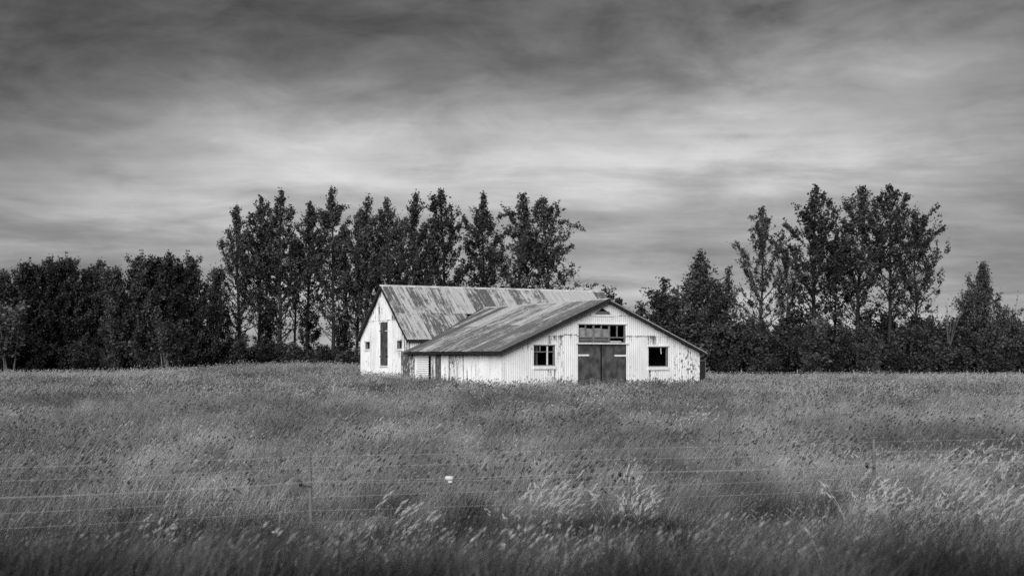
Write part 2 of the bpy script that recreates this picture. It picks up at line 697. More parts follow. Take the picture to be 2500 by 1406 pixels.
# ---- openings measured on the photograph
dX0, dZ1 = px_front(1410, 839)
dX1, _ = px_front(1528, 839)
tX0, tZ1 = px_front(1411, 791)
tX1, tZ0 = px_front(1526, 837)
wX0, wZ1 = px_front(1302, 842)
wX1, wZ0 = px_front(1354, 893)
rX0, rZ1 = px_front(1582, 846)
rX1, rZ0 = px_front(1630, 895)
vXa, vZa = px_front(1469, 752.5)
vX0, vZ0 = px_front(1447.5, 766.5)
vX1, _ = px_front(1492, 766.5)
dZ1 -= .02
vent = (vX0, vX1, lambda x: vZ0, lambda x: vZ0 + (vZa - vZ0) * max(0.0, 1 - abs(x - vXa) / (vX1 - vXa if x > vXa else vXa - vX0)))
front_holes = [rect(dX0, dX1, -1, dZ1), rect(tX0, tX1, tZ0, tZ1), rect(wX0, wX1, wZ0, wZ1), rect(rX0, rX1, rZ0, rZ1), vent]


def frame_mesh(name, parent, pts_list):
    mb = MB()
    for a, b, wx, wz in pts_list:
        mb.bar(a, b, wx, wz)
    return mb.build(name, 'inside_timber', parent)


# ---- front gable wall: timber frame behind, sheets before
fr = []
for x in (.15, 2.0, 4.0, dX0 - .12, dX1 + .12, 8.4, 10.2, W - .15):
    fr.append(((x, .14, 0), (x, .14, wing_z(x) - .2), .1, .1))
for x0_, x1_, z in ((.1, dX0 - .1, .5), (dX1 + .1, W - .1, .5), (.2, wX0 - .05, 1.9), (wX1 + .05, dX0 - .1, 1.9), (dX1 + .1, rX0 - .05, 1.9), (rX1 + .05, W - .2, 1.9)):
    fr.append(((x0_, .16, z), (x1_, .16, z), .08, .08))
fr.append(((.1, .14, -.05), (W - .1, .14, -.05), .1, .12))
front = frame_mesh('front_wall', barn, fr)
lap1 = px_front(1380, 820)[1]
lap2 = px_front(1450, 770)[1]
ex = np.linspace(0, W, 15)
rnd = random.Random(3)
for i in range(14):
    for k, (a, b) in enumerate(((-.25, lap1 + .06), (lap1, lap2 + .06), (lap2, 9.0))):
        rust = rnd.choice((.05, .1, .15, .25))
        streak = rnd.choice((.1, .2, .3, .35))
        streak -= .15
        if k == 0:
            rust += .06
            streak += .05
        if i in (12, 13) and k == 0:
            rust = .42
        if i in (3, 10) and k == 0:
            rust, streak = .38, .5
        j = (rnd.random() - .5) * .10
        sheet('wall_sheet', front, (0, 0, 0), (1, 0, 0), (0, 0, 1), (0, -1, 0), ex[i] - (0.0 if i == 0 else .04), ex[i + 1] + (.0 if i == 13 else .03),
              lambda x, a=a, j=j: a + (j if a > 0 else 0), clampf(lambda x: wing_z(x) - .05, -9, b + j), .125, .0055, 'paint', (.93 + .1 * rnd.random(), rust, streak), front_holes,
              lift=.03 + .008 * (i % 2) + .010 * k)

# ---- left wall of the wing (local X = 0, faces -X)
fr = []
for y in (.2, 3, 6, 9, YF - .2):
    fr.append(((.14, y, 0), (.14, y, 2.1), .1, .1))
fr.append(((.16, .3, 1.2), (.16, YF - .3, 1.2), .08, .08))
fr.append(((.14, .1, -.05), (.14, YF - .1, -.05), .1, .12))
side = frame_mesh('side_wall', barn, fr)
pY1, pZ1 = px_left(1021, 862)     # far edge of the cross-laid patch
pY0, _ = px_left(1048.5, 862)
gY0, _ = px_left(1054, 862)       # dark slot beside it
patch_hole = [rect(gY0, pY1 - .03, -1, 2.0)]
ey = np.linspace(0, YF, 14)
side_par = {0: (.2, .3), 1: (.1, .35), 2: (.2, .35), 3: (.15, .4), 4: (.25, .5), 5: (.3, .62), 6: (.5, .75), 7: (.3, .4), 8: (.85, .9), 9: (.5, .7), 10: (.2, .2), 11: (.3, .4), 12: (.5, .72)}
for i in range(13):
    a, b = side_par[i]
    sheet('wall_sheet', side, (0, 0, 0), (0, 1, 0), (0, 0, 1), (-1, 0, 0), ey[i] - .04 * (i > 0), ey[i + 1] + .03 * (i < 12),
          lambda x: -.25, lambda x: wing_z(0) - .04, .125, .015, 'paint', (.93 + .08 * rnd.random(), a, b), patch_hole, lift=.03 + .008 * (i % 2))
# cross-laid patch with its lap
o = sheet('patch_sheet', side, (0, 0, 0), (0, 1, 0), (0, 0, 1), (-1, 0, 0), pY0, pY1 + .03, lambda x: .55, lambda x: 2.03, .125, .02, 'paint', (.97, .12, .1), lift=.055, horiz=True)
o['label'] = 'white iron patch with its corrugations laid crosswise'
sheet('patch_sheet', side, (0, 0, 0), (0, 1, 0), (0, 0, 1), (-1, 0, 0), pY0 + .1, pY1 + .06, lambda x: -.2, lambda x: .62, .125, .02, 'paint', (.95, .18, .1), lift=.045, horiz=True)
MB().box(-.01, .08, gY0 - .02, gY0 + .22, -.2, 2.02).build('slot_shade', 'dark_timber', side)  # dark strip added in the gap, standing in for its shade

# ---- steep gable (same plane, further back)
hY0, hZ1 = px_left(948, 786)
hY1, hZ0 = px_left(929.5, 892)
hZ0 = max(hZ0, .2)
aY0, aZ1 = px_left(904, 834)
aY1, aZ0 = px_left(893, 852)
cY0, cZ1 = px_left(982, 831.5)
cY1, cZ0 = px_left(971, 851.5)
gh = [rect(hY0, hY1, hZ0, hZ1), rect(aY0, aY1, aZ0, aZ1), rect(cY0, cY1, cZ0, cZ1)]
fr = []
for y in (YF + .2, hY0 - .15, hY1 + .15, YB - .2):
    fr.append(((.14, y, 0), (.14, y, long_z(y) - .3), .1, .1))
fr.append(((.14, YF + .1, -.05), (.14, YB - .1, -.05), .1, .12))
gable = frame_mesh('gable_wall', barn, fr)
lapg = px_left(940, 783)[1]
eg = np.linspace(YF, YB, 10)
gpar = {0: (.82, .85), 1: (.3, .45), 2: (.25, .4), 3: (.1, .25), 4: (.1, .2), 5: (.12, .3), 6: (.22, .3), 7: (.32, .35), 8: (.2, .3)}
for i in range(9):
    for k, (a, b) in enumerate(((-.25, lapg + .05), (lapg, 9.0))):
        p = gpar[i]
        if k == 1:
            p = {2: (.75, .72), 3: (.25, .35), 4: (.2, .4), 5: (.3, .5), 6: (.3, .4)}.get(i, p)
        if i == 0:
            # the stained sheet: pale above the small window's sill, stripped below it
            for a2, b2, p2 in ((-.25, cZ0 - .12, (.80, .85)), (cZ0 - .14, 9, (.42, .70))):
                if k == 0:
                    sheet('wall_sheet', gable, (0, 0, 0), (0, 1, 0), (0, 0, 1), (-1, 0, 0), eg[0], eg[1] + .3, lambda x, a2=a2: a2, clampf(lambda x: long_z(x) - .05, -9, b2), .125, .012, 'paint', (.95, p2[0], p2[1]), gh, lift=.034 + .004 * (b2 > 8))
            continue
        sheet('wall_sheet', gable, (0, 0, 0), (0, 1, 0), (0, 0, 1), (-1, 0, 0), eg[i] - .04 + (.33 if i == 1 else 0), eg[i + 1] + .03 * (i < 8),
              lambda x, a=a: a, clampf(lambda x: long_z(x) - .05, -9, b), .125, .012, 'paint', (.93 + .09 * rnd.random(), p[0], p[1]), gh,
              lift=.03 + .008 * (i % 2) + .012 * k)

# ---- front wall of the steep barn (seen as a sliver above the wing roof, and beyond the wing)
fw = MB()
for x in (.3, 4, 8, 12.5, LL - .2):
    fw.box(x - .05, x + .05, YF + .08, YF + .18, 0, 2.8)
fw.box(.2, LL - .1, YF + .07, YF + .19, -.1, .02)
fwo = fw.build('long_wall', 'inside_timber', barn)
for i in range(4):
    sheet('wall_sheet', fwo, (0, YF, 0), (1, 0, 0), (0, 0, 1), (0, -1, 0), i * .9 - (.03 if i else 0), i * .9 + .93, lambda x: 1.2, lambda x: 3.06, .125, .013, 'paint', (.97, .05, .1), lift=.03 + .006 * (i % 2))
sheet('wall_sheet', fwo, (0, YF, 0), (1, 0, 0), (0, 0, 1), (0, -1, 0), W + .02, LL, lambda x: -.2, lambda x: 3.06, .125, .013, 'paint', (.9, .2, .2), lift=.03)
# back, far end and right-hand walls
for nm, org, ux, un, L, top in (('back_wall', (0, YB, 0), (1, 0, 0), (0, 1, 0), LL, lambda x: 3.0), ('end_wall', (LL, 0, 0), (0, 1, 0), (1, 0, 0), None, None), ('right_wall', (W, 0, 0), (0, 1, 0), (1, 0, 0), YF, lambda x: wing_z(W) - .06)):
    if nm == 'end_wall':
        o = sheet(nm, barn, org, ux, (0, 0, 1), un, YF, YB, lambda x: -.2, lambda x: long_z(x) - .05, .125, .015, 'paint', (.9, .2, .3))
    else:
        o = sheet(nm, barn, org, ux, (0, 0, 1), un, 0, L, lambda x: -.2, top, .125, .015, 'paint', (.9, .25, .3))

# ---- roofs
def purlins(name, items):
    mb = MB()
    for a, b in items:
        mb.bar(a, b, .08, .1)
    return mb.build(name, 'inside_timber', barn)


nW = Vector((-WS, 0, 1)).normalized()
uW = Vector((1, 0, WS)).normalized()
LWs = (Vector((XR, 0, WR)) - Vector((XE0, 0, WE))).length
YW0 = -.42
def valley_y(x):
    """Y where the wing's left slope at X=x meets the steep roof"""
    return YE0 + (wing_z(x) - LE) / LS


wing_roof = purlins('wing_roof', [((x, YW0 + .1, wing_z(x) - .12), (x, max(YF, valley_y(x)) - .2, wing_z(x) - .12)) for x in (-.3, 1.2, 2.8, 4.4, 5.9, 7.4, 9.2, 11, 12.3)])
YWend = valley_y(XR)


def wing_lo(y):
    """distance up the left slope at which the sheet starts, for a column at Y=y"""
    if y < YE0 + (wing_z(XE0) - LE) / LS or y < YF:
        return 0.0
    zl = LE + LS * (y - YE0)
    x = XE0 + (zl - WE) / WS
    return max(0.0, (x - XE0) / uW.x - .12)


ncol = 17
yw = np.linspace(YW0, YWend + .02, ncol + 1)
tones = [.85, .95, .8, .9, .75, .85, .95, .8, .7, .9, .8, .85, .95, .75, .9, .7, .8]
worns = [.10, .28, .33, .22, .36, .45, .40, .48, .38, .30, .50, .92, .35, .15, .30, .12, .45]
lapw = (0.0, .53, 1.0)
for i in range(ncol):
    for k in range(2):
        a = lapw[k] * LWs - .1 * (k > 0)
        b = lapw[k + 1] * LWs
        jt = rnd.uniform(-.05, .05) * (k > 0)
        wn = worns[i] + rnd.uniform(-.12, .12) + (.18 if k else .04)
        if i == 11 and k == 0:
            wn = .55
        sheet('roof_sheet', wing_roof, (XE0, 0, WE), (0, 1, 0), uW, nW, yw[i] - .05 * (i > 0), yw[i + 1], lambda x, a=a, jt=jt: max(a + jt, wing_lo(x)), lambda x, b=b: b,
              .10, .012, 'roof', (tones[i] + rnd.uniform(-.06, .06), wn, rnd.random()), lift=.012 * (i % 2) + .014 * k + .01)
# right slope of the wing
uW2 = Vector((-1, 0, WS2)).normalized()
nW2 = Vector((WS2, 0, 1)).normalized()
LW2 = (Vector((XR, 0, WR)) - Vector((XE1, 0, WE - .05))).length
yw2 = np.linspace(YW0, YWend, 15)
for i in range(14):
    sheet('roof_sheet', wing_roof, (XE1, 0, WE - .05), (0, 1, 0), uW2, nW2, yw2[i] - .05 * (i > 0), yw2[i + 1], lambda x: 0.0, lambda x: LW2, .10, .012, 'roof', (.8, .3 + .2 * rnd.random(), rnd.random()), lift=.012 * (i % 2) + .01)

# steep roof, front slope
uL = Vector((0, 1, LS)).normalized()
nL = Vector((0, -LS, 1)).normalized()
LLs = (Vector((0, YR, LR)) - Vector((0, YE0, LE))).length
XL0, XL1 = -.28, LL + .1
steep = purlins('steep_roof', [((XL0 + .1, y, long_z(y) - .12), (XL1 - .1, y, long_z(y) - .12)) for y in (YE0 + .15, YE0 + 1.5, YE0 + 2.8, YR, YE1 - 2.8, YE1 - 1.5, YE1 - .15)])
ncl = 20
xl = np.linspace(XL0, XL1, ncl + 1)
tL = [.75, .85, .75, .7, .75, .8, .65, .62, .7, .75, .7, .75, .7, .8, .9, .9, .9, .95, .9, .6]
wU = [.42, .60, .40, .50, .44, .62, .80, .30, .32, .50, .70, .40, .62, .45, .95, .98, .95, .98, .95, .30]
wL = [.62, .70, .45, .40, .62, .30, .34, .82, .30, .5, .5, .5, .5, .5, .9, .9, .9, .9, .9, .3]
for i in range(ncl):
    for k in range(2):
        a, b = ((0, .50 * LLs), (.50 * LLs - .1, LLs))[k]
        jt = (-.16 if i % 3 == 1 else .0) * (k > 0)
        xm = (xl[i] + xl[i + 1]) / 2
        if k == 0 and xm > 4.2 and xm < W - 1:
            continue                                     # wholly under the wing's roof
        if k == 0:
            pass
        sheet('roof_sheet', steep, (0, YE0, LE), (1, 0, 0), uL, nL, xl[i] - .05 * (i > 0), xl[i + 1], lambda x, a=a, jt=jt: a + jt, lambda x, b=b: b, .10, .013, 'roof',
              (tL[i] + rnd.uniform(-.05, .05), (lambda q: q if q > .88 else .20 + .68 * q)((wL if k == 0 else wU)[i]) + rnd.uniform(-.05, .05), rnd.random()), lift=.012 * (i % 2) + .014 * k + .01)
uL2 = Vector((0, -1, LS)).normalized()
nL2 = Vector((0, LS, 1)).normalized()
for i in range(10):
    x0_, x1_ = XL0 + (XL1 - XL0) * i / 10, XL0 + (XL1 - XL0) * (i + 1) / 10
    sheet('roof_sheet', steep, (0, YE1, LE), (1, 0, 0), uL2, nL2, x0_ - .05 * (i > 0), x1_, lambda x: 0.0, lambda x: LLs, .10, .013, 'roof', (.8, .4, rnd.random()), lift=.012 * (i % 2) + .01)


def ridge_cap(parent, a, b, s1, s2, wd, z):
    """folded metal strip along a ridge from a to b; s1, s2 = downhill unit vectors"""
    a, b = Vector(a), Vector(b)
    up = Vector((0, 0, z))
    V = [a + up + s1 * wd, a + up, a + up + s2 * wd, b + up + s1 * wd, b + up, b + up + s2 * wd]
    V += [p - Vector((0, 0, .012)) for p in V]
    Fq = [(0, 1, 4, 3), (1, 2, 5, 4), (9, 10, 7, 6), (10, 11, 8, 7), (0, 3, 9, 6), (2, 8, 11, 5), (0, 6, 7, 1), (1, 7, 8, 2), (3, 4, 10, 9), (4, 5, 11, 10)]
    me = bpy.data.meshes.new('ridge_cap')
    me.from_pydata([tuple(v) for v in V], [], Fq)
    me.update()
    return link('ridge_cap', me, 'pale_cap', parent)


n = 7
for i in range(n):
    x0_, x1_ = XL0 - .03 + (XL1 - XL0 + .06) * i / n, XL0 - .03 + (XL1 - XL0 + .06) * (i + 1) / n
    ridge_cap(steep, (x0_, YR, LR + .004 * (i % 2)), (x1_ + .05, YR, LR + .004 * (i % 2)), -uL, -uL2, .17, .05)
n = 6
for i in range(n):
    y0_, y1_ = YW0 + (YWend - YW0) * i / n, YW0 + (YWend - YW0) * (i + 1) / n
    ridge_cap(wing_roof, (XR, y0_, WR + .004 * (i % 2)), (XR, y1_ + .05, WR + .004 * (i % 2)), -uW, -uW2, .17, .05)

# barge boards, fascias and soffits
def barge(parent, name, a, b, h, th, mat, out):
    """board hung below the line a-b"""
    a, b, out = Vector(a), Vector(b), Vector(out)
    dn = Vector((0, 0, -h))
    q = [a, b, b + dn, a + dn]
    return MB().hexa([p for p in q] + [p + out * th for p in q]).build(name, mat, parent)


zz = -.035
barge(wing_roof, 'barge_board', (XE0, YW0 + .02, WE + zz), (XR, YW0 + .02, WR + zz), .13, .04, 'dark_timber', (0, 1, 0))
barge(wing_roof, 'barge_board', (XR, YW0 + .02, WR + zz), (XE1, YW0 + .02, WE - .05 + zz), .13, .04, 'dark_timber', (0, 1, 0))
barge(wing_roof, 'barge_trim', (XE0, YW0 + .075, WE + zz - .115), (XR, YW0 + .075, WR + zz - .115), .075, .03, 'frame_grey', (0, 1, 0))
barge(wing_roof, 'verge_flashing', (XR + .1, YW0 - .005, WR - .062), (XE1, YW0 - .005, WE - .07), .03, .02, 'pale_cap', (0, 1, 0))
barge(wing_roof, 'fascia_board', (XE0 + .03, YW0 + .07, WE - .045), (XE0 + .03, YF, WE - .045), .10, .03, 'dark_timber', (1, 0, 0))
sof = MB()
for (x0_, z0_, x1_, z1_) in ((XE0 + .05, WE - .06, XR, WR - .06), (XR, WR - .06, XE1, WE - .11)):
    sof.hexa([(x0_, YW0 + .07, z0_ - .06), (x1_, YW0 + .07, z1_ - .06), (x1_, .0, z1_ - .06), (x0_, .0, z0_ - .06), (x0_, YW0 + .07, z0_ - .03), (x1_, YW0 + .07, z1_ - .03), (x1_, .0, z1_ - .03), (x0_, .0, z0_ - .03)])
sof.build('soffit', 'dark_timber', wing_roof)
barge(steep, 'barge_board', (XL0 + .02, YE0, LE - .035), (XL0 + .02, YR, LR - .035), .17, .04, 'dark_timber', (1, 0, 0))
barge(steep, 'barge_board', (XL0 + .02, YR, LR - .035), (XL0 + .02, YE1, LE - .035), .17, .04, 'dark_timber', (1, 0, 0))
barge(steep, 'fascia_board', (XL0 + .07, YE0 + .03, LE - .04), (XL1, YE0 + .03, LE - .04), .12, .03, 'dark_timber', (0, 1, 0))
# valley flashing along the join
va, vb = Vector((XE0 + (LE - WE) / WS, YE0, LE)), Vector((XR, YWend, WR))
dv = (vb - va)
MB().hexa([va + Vector((.0, -.10, .035)), va + Vector((.22, .0, .14)), vb + Vector((.0, .05, .06)), vb + Vector((-.1, -.1, .035)),
           va + Vector((.0, -.10, .06)), va + Vector((.22, .0, .165)), vb + Vector((.0, .05, .085)), vb + Vector((-.1, -.1, .06))]).build('valley_flashing', 'frame_grey', wing_roof)

# ---- corner boards
MB().box(-.055, .06, -.062, -.05, -.2, wing_z(0) - .12).box(-.064, -.052, -.062, .06, -.2, wing_z(0) - .12).build('corner_flashing', 'trim_white', front)

# ---- double door
door = MB().box(dX0 - .02, dX1 + .02, .10, .16, dZ1 - .02, dZ1 + .10).build('double_door', 'frame_grey', barn)
dm = (dX0 + dX1) / 2 - .02
for a, b, y in ((dX0 + .015, dm - .05, .02), (dm + .05, dX1 - .015, .035)):
    nb = 6
    leaf = MB().box(a, b, y + .03, y + .06, -.05, dZ1 - .02).build('door_leaf', 'dark_timber', door)
    for q in range(nb):
        c0, c1 = a + (b - a) * q / nb, a + (b - a) * (q + 1) / nb
        MB().box(c0 + .003, c1 - .003, y + rnd.uniform(0, .006), y + .03, -.05, dZ1 - .03).build('plank', 'door_dark', leaf)
zh = px_front(1420, 867)[1]
zh2 = px_front(1520, 868)[1]
MB().box(dX0 - .03, dX0 + .70, -.01, .015, zh - .045, zh + .045).build('hinge_strap', 'trim_white', door)
MB().box(dX1 - .70, dX1 + .03, -.01, .03, zh2 - .045, zh2 + .045).build('hinge_strap', 'trim_white', door)
MB().box(dX0 - .03, dX0 + .70, -.01, .015, .27, .34).build('hinge_strap', 'frame_grey', door)
MB().box(dX1 - .70, dX1 + .03, -.01, .03, .25, .32).build('hinge_strap', 'frame_grey', door)
MB().box(dX0 - .12, dX1 + .12, -.09, .02, dZ1 + .0, dZ1 + .07).build('door_lintel', 'frame_white', door)

# ---- long window above the door
tw = MB()
tw.box(tX0, tX1, -.02, .08, tZ1 - .05, tZ1).box(tX0, tX1, -.02, .08, tZ0, tZ0 + .05).box(tX0, tX0 + .05, -.02, .08, tZ0 + .05, tZ1 - .05).box(tX1 - .05, tX1, -.02, .08, tZ0 + .05, tZ1 - .05)
tw = tw.build('transom_window', 'frame_grey', barn)
railz = px_front(1468, 823.5)[1]
MB().box(tX0 + .05, tX1 - .05, -.015, .06, railz - .03, railz + .03).build('rail', 'frame_grey', tw)
mus = [1429.6, 1448.8, 1468, 1487.4, 1506.5]
mx = [px_front(u, 810)[0] for u in mus]
for k, x in enumerate(mx):
    full = k in (1, 3)
    MB().box(x - (.04 if full else .025), x + (.04 if full else .025), -.018, .055, (tZ0 + .05 if full else railz + .03), tZ1 - .05).build('mullion', 'frame_grey', tw)
edges = [tX0 + .05] + mx + [tX1 - .05]
pz1 = px_front(1430, 800)[1]
for k in range(4):
    o = MB().box(edges[k] + .03, edges[k + 1] - .03, .02, .026, railz + .03, pz1 - .04 * (k % 2) - .02 * (k > 1)).build('pane', 'dusty_pane', tw)
for k, (a, b) in enumerate(((edges[0], edges[2]), (edges[2], edges[4]))):
    MB().box(a + .04, b - .045, .02, .04, tZ0 + .09, railz - .06).build('board', 'board_grey', tw)
MB().box(edges[4] + .06, tX1 - .25, .0, .03, tZ0 + .05, tZ0 + .10).build('board', 'frame_white', tw)
MB().box(tX0 - .06, tX1 + .06, -.08, .0, tZ1 + .0, tZ1 + .07).build('head_trim', 'trim_white', tw)

# ---- windows in the front wall
def win_frame(x0, x1, z0, z1, mat='frame_grey', d=.10):
    mb = MB()
    mb.box(x0, x1, -.0, d, z1 - .05, z1).box(x0, x1, -.0, d, z0, z0 + .05).box(x0, x0 + .05, -.0, d, z0 + .05, z1 - .05).box(x1 - .06, x1, -.0, d, z0 + .05, z1 - .05)
    return mb.build('window', mat, barn)


w1 = win_frame(wX0, wX1, wZ0, wZ1)
mz = px_front(1330, 858.7)[1]
ma = px_front(1336.6, 858)[0]
mb_ = px_front(1318.8, 858)[0]
MB().box(wX0 + .05, wX1 - .06, .01, .06, mz - .025, mz + .025).build('muntin', 'frame_grey', w1)
MB().box(ma - .035, ma + .035, .008, .062, wZ0 + .05, wZ1 - .05).build('muntin', 'frame_white', w1)
MB().box(mb_ - .025, mb_ + .025, .01, .06, mz + .025, wZ1 - .05).build('muntin', 'frame_grey', w1)
MB().box(wX0 - .03, wX1 + .03, -.10, .0, wZ0 - .16, wZ0 - .0).build('sill', 'trim_white', w1)
MB().box(wX0 - .03, wX1 + .03, -.07, .0, wZ1, wZ1 + .05).build('head_trim', 'frame_white', w1)
w2 = win_frame(rX0, rX1, rZ0, rZ1)
MB().box(rX0 - .03, rX1 + .03, -.10, .0, rZ0 - .17, rZ0).build('sill', 'trim_white', w2)
MB().box(rX0 - .05, rX1 + .05, -.08, .0, rZ1, rZ1 + .08).build('head_trim', 'trim_white', w2)
sx = px_front(1614, 850)[0]
MB().bar((sx, .03, rZ1 - .05), (sx + .01, .04, rZ1 - .24), .05, .012, (1, 0, 0)).bar((sx + .01, .04, rZ1 - .24), (sx + .035, .035, rZ1 - .40), .045, .012, (1, 0, 0)).build('loose_strip', 'frame_white', w2)

# ---- gable vent
vt = MB()
a_, b_, c_ = Vector((vX0 - .06, -.06, vZ0 - .03)), Vector((vXa, -.06, vZa + .06)), Vector((vX1 + .06, -.06, vZ0 - .03))
vt.bar(a_, b_, .05, .07, (0, 1, 0)).bar(b_, c_, .05, .07, (0, 1, 0))
vto = vt.build('gable_vent', 'trim_white', barn)
MB().box(vX0 - .12, vX1 + .12, -.085, -.03, vZ0 - .12, vZ0 - .02).build('sill', 'trim_white', vto)
b0, b1 = px_front(1455.5, 762)[0], px_front(1485.5, 762)[0]
MB().box(b0, b1, -.11, -.08, vZ0 + .0, vZ0 + .075).build('board', 'board_grey', vto)
MB().box(b0, b1 - .01, -.108, -.08, vZ0 + .08, vZ0 + .15).build('board', 'board_grey', vto)

# ---- narrow door and two small windows in the steep gable
nd = MB().box(.02, .05, hY0, hY1, hZ0, hZ1).build('gable_door', 'dark_timber', barn)
for q in range(3):
    c0, c1 = hY0 + (hY1 - hY0) * q / 3, hY0 + (hY1 - hY0) * (q + 1) / 3
    MB().box(-.03 - rnd.uniform(0, .006), .02, c0 + .004, c1 - .004, hZ0 + .01, hZ1 - .01).build('plank', 'door_dark', nd)
for v, m_ in ((808, 'frame_white'), (870, 'black_plastic')):
    z = px_left(935, v)[1]
    MB().box(-.055, -.037, hY0 - .1, hY0 + .42, z - .025, z + .025).build('hinge_strap', m_, nd)
    MB().box(-.055, -.037, hY1 - .12, hY1 + .1, z - .025, z + .025).build('hinge_strap', 'black_plastic', nd)
MB().box(-.08, .02, hY0 - .05, hY1 + .05, hZ0 - .09, hZ0).build('door_sill', 'trim_white', nd)
for (y0_, y1_, z0_, z1_) in ((aY0, aY1, aZ0, aZ1), (cY0, cY1, cZ0, cZ1)):
    m2 = MB()
    m2.box(-.03, .14, y0_, y1_, z1_ - .04, z1_).box(-.03, .14, y0_, y1_, z0_, z0_ + .04).box(-.03, .14, y0_, y0_ + .05, z0_ + .04, z1_ - .04).box(-.03, .14, y1_ - .05, y1_, z0_ + .04, z1_ - .04)
    m2 = m2.build('window', 'frame_grey', barn)
    MB().box(-.07, -.03, y0_ - .05, y1_ + .05, z0_ - .12, z0_).build('sill', 'trim_white', m2)

# ---- dark backing added inside behind the front wall to keep the openings black
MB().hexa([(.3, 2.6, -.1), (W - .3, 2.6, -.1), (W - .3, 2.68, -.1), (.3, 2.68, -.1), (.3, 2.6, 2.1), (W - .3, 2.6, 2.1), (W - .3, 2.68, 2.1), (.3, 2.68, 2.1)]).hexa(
    [(.3, 2.6, 2.1), (W - .3, 2.6, 2.1), (W - .3, 2.68, 2.1), (.3, 2.68, 2.1), (XR - .2, 2.6, WR - .25), (XR + .2, 2.6, WR - .25), (XR + .2, 2.68, WR - .25), (XR - .2, 2.68, WR - .25)]).build('dark_backing', 'dark_timber', barn)

# ---- dark door leaf standing open past the right-hand corner
sd = MB().box(W + .06, W + .42, .03, .08, .05, 1.72).build('open_side_door', 'dark_timber', barn)
MB().box(W + .05, W + .45, .02, .09, 1.72, 1.76).build('top_rail', 'frame_grey', sd)
MB().box(W + .42, W + .45, .02, .09, .05, 1.72).build('edge_rail', 'frame_grey', sd)


# ------------------------------------------------------------------ near wire fence
def fence_y(u):
    us = [-500, 0, 760, 1535, 2135, 2500, 3000]
    ys = [15.2, 17.05, 18.75, 20.3, 21.8, 22.8, 24.2]
    return float(np.interp(u, us, ys))


fence = empty('wire_fence', (0, 20, float(gz(0, 20))))
tag(fence, 'near wire fence of pale strands on thin dark posts in the verge grass', 'fence')
f0 = Vector(fence.location)
heights = [0.0, -.17, -.40, -.62, -.82, -1.0]
post_u = [-150, 760, 1535, 2135, 2700]
pp = []
for u in post_u:
    y = fence_y(u)
    pp.append(((u - 1250) / F * y, y))
TOPZ = CAMZ - 1.55
for k, (x, y) in enumerate(pp):
    g = float(gz(x, y))
    mb = MB()
    lean = rnd.uniform(-.03, .03)
    mb.tube([Vector((x, y, g - .3)) - f0, Vector((x + lean * .5, y, (g + TOPZ) / 2)) - f0, Vector((x + lean, y, TOPZ + .05)) - f0], [.030, .028, .026], 8)
    mb.build('post', 'post_timber', fence)
    # stand-off rod and insulator carrying the third wire
    z3 = TOPZ - .40
    MB().bar(Vector((x, y - .03, z3 - .06)) - f0, Vector((x - .14, y - .06, z3 - .04)) - f0, .012, .012).build('standoff_rod', 'black_plastic', fence)
    MB().tube([Vector((x - .15, y - .06, z3 - .06)) - f0, Vector((x - .15, y - .06, z3 - .01)) - f0, Vector((x - .15, y - .06, z3 + .03)) - f0], [.022, .032, .02], 8).build('insulator', 'black_plastic', fence)


def wire_path(dz, dy, sag, seed):
    pts = []
    for k in range(len(pp) - 1):
        (xa, ya), (xb, yb) = pp[k], pp[k + 1]
        s_ = sag * (1 + .5 * math.sin(seed * 3.1 + k * 1.7))
        for j in range(10):
            t = j / 10
            pts.append(Vector((xa + (xb - xa) * t, ya + (yb - ya) * t + dy, TOPZ + dz - s_ * 4 * t * (1 - t))) - f0)
    xb, yb = pp[-1]
    pts.append(Vector((xb, yb + dy, TOPZ + dz)) - f0)
    return pts


for k, h in enumerate(heights):
    MB().tube(wire_path(h, -.033, .008 + .010 * (k % 3), k), .0021, 4, False).build('wire', 'wire', fence)
MB().tube(wire_path(-.40 + .02, -.075, .03, 9), .0026, 4, False).build('wire', 'wire', fence)
tu = 1098
ty = fence_y(tu)
tx = (tu - 1250) / F * ty
tz = CAMZ - (1168 - HOR) / F * ty
tg = MB().tube([Vector((tx - .07, ty - .08, tz + .012)) - f0, Vector((tx - .05, ty - .08, tz + .015)) - f0, Vector((tx + .04, ty - .08, tz + .015)) - f0, Vector((tx + .06, ty - .08, tz + .012)) - f0], [.02, .038, .038, .02], 10)
o = tg.build('wire_tag', 'white_plastic', fence, True)
o['label'] = 'white plastic tag clipped to a fence wire'
MB().tube([Vector((tx - .02, ty - .08, tz - .045)) - f0, Vector((tx + .045, ty - .08, tz - .042)) - f0], [.02, .022], 10).build('tag_clip', 'white_plastic', o, True)

# far fence before the right-hand trees
ff = empty('stock_fence', (32, 104, float(gz(32, 104))))
tag(ff, 'low far fence of short pale posts along the foot of the trees', 'fence')
g0 = Vector(ff.location)
fx = [(u - 1250) / F * 104 for u in (1810, 1947, 2084, 2220, 2362, 2490, 2620)]
for k, x in enumerate(fx):
    g = float(gz(x, 104))
    MB().tube([Vector((x, 104, g - .2)) - g0, Vector((x + rnd.uniform(-.03, .03), 104, g + 1.05 + rnd.uniform(-.08, .12))) - g0], [.06, .05], 7).build('post', 'post_pale', ff)
for h in (.55, .85):
    MB().tube([Vector((x, 103.94, float(gz(x, 104)) + h)) - g0 for x in fx], .003, 4, False).build('wire', 'wire', ff)


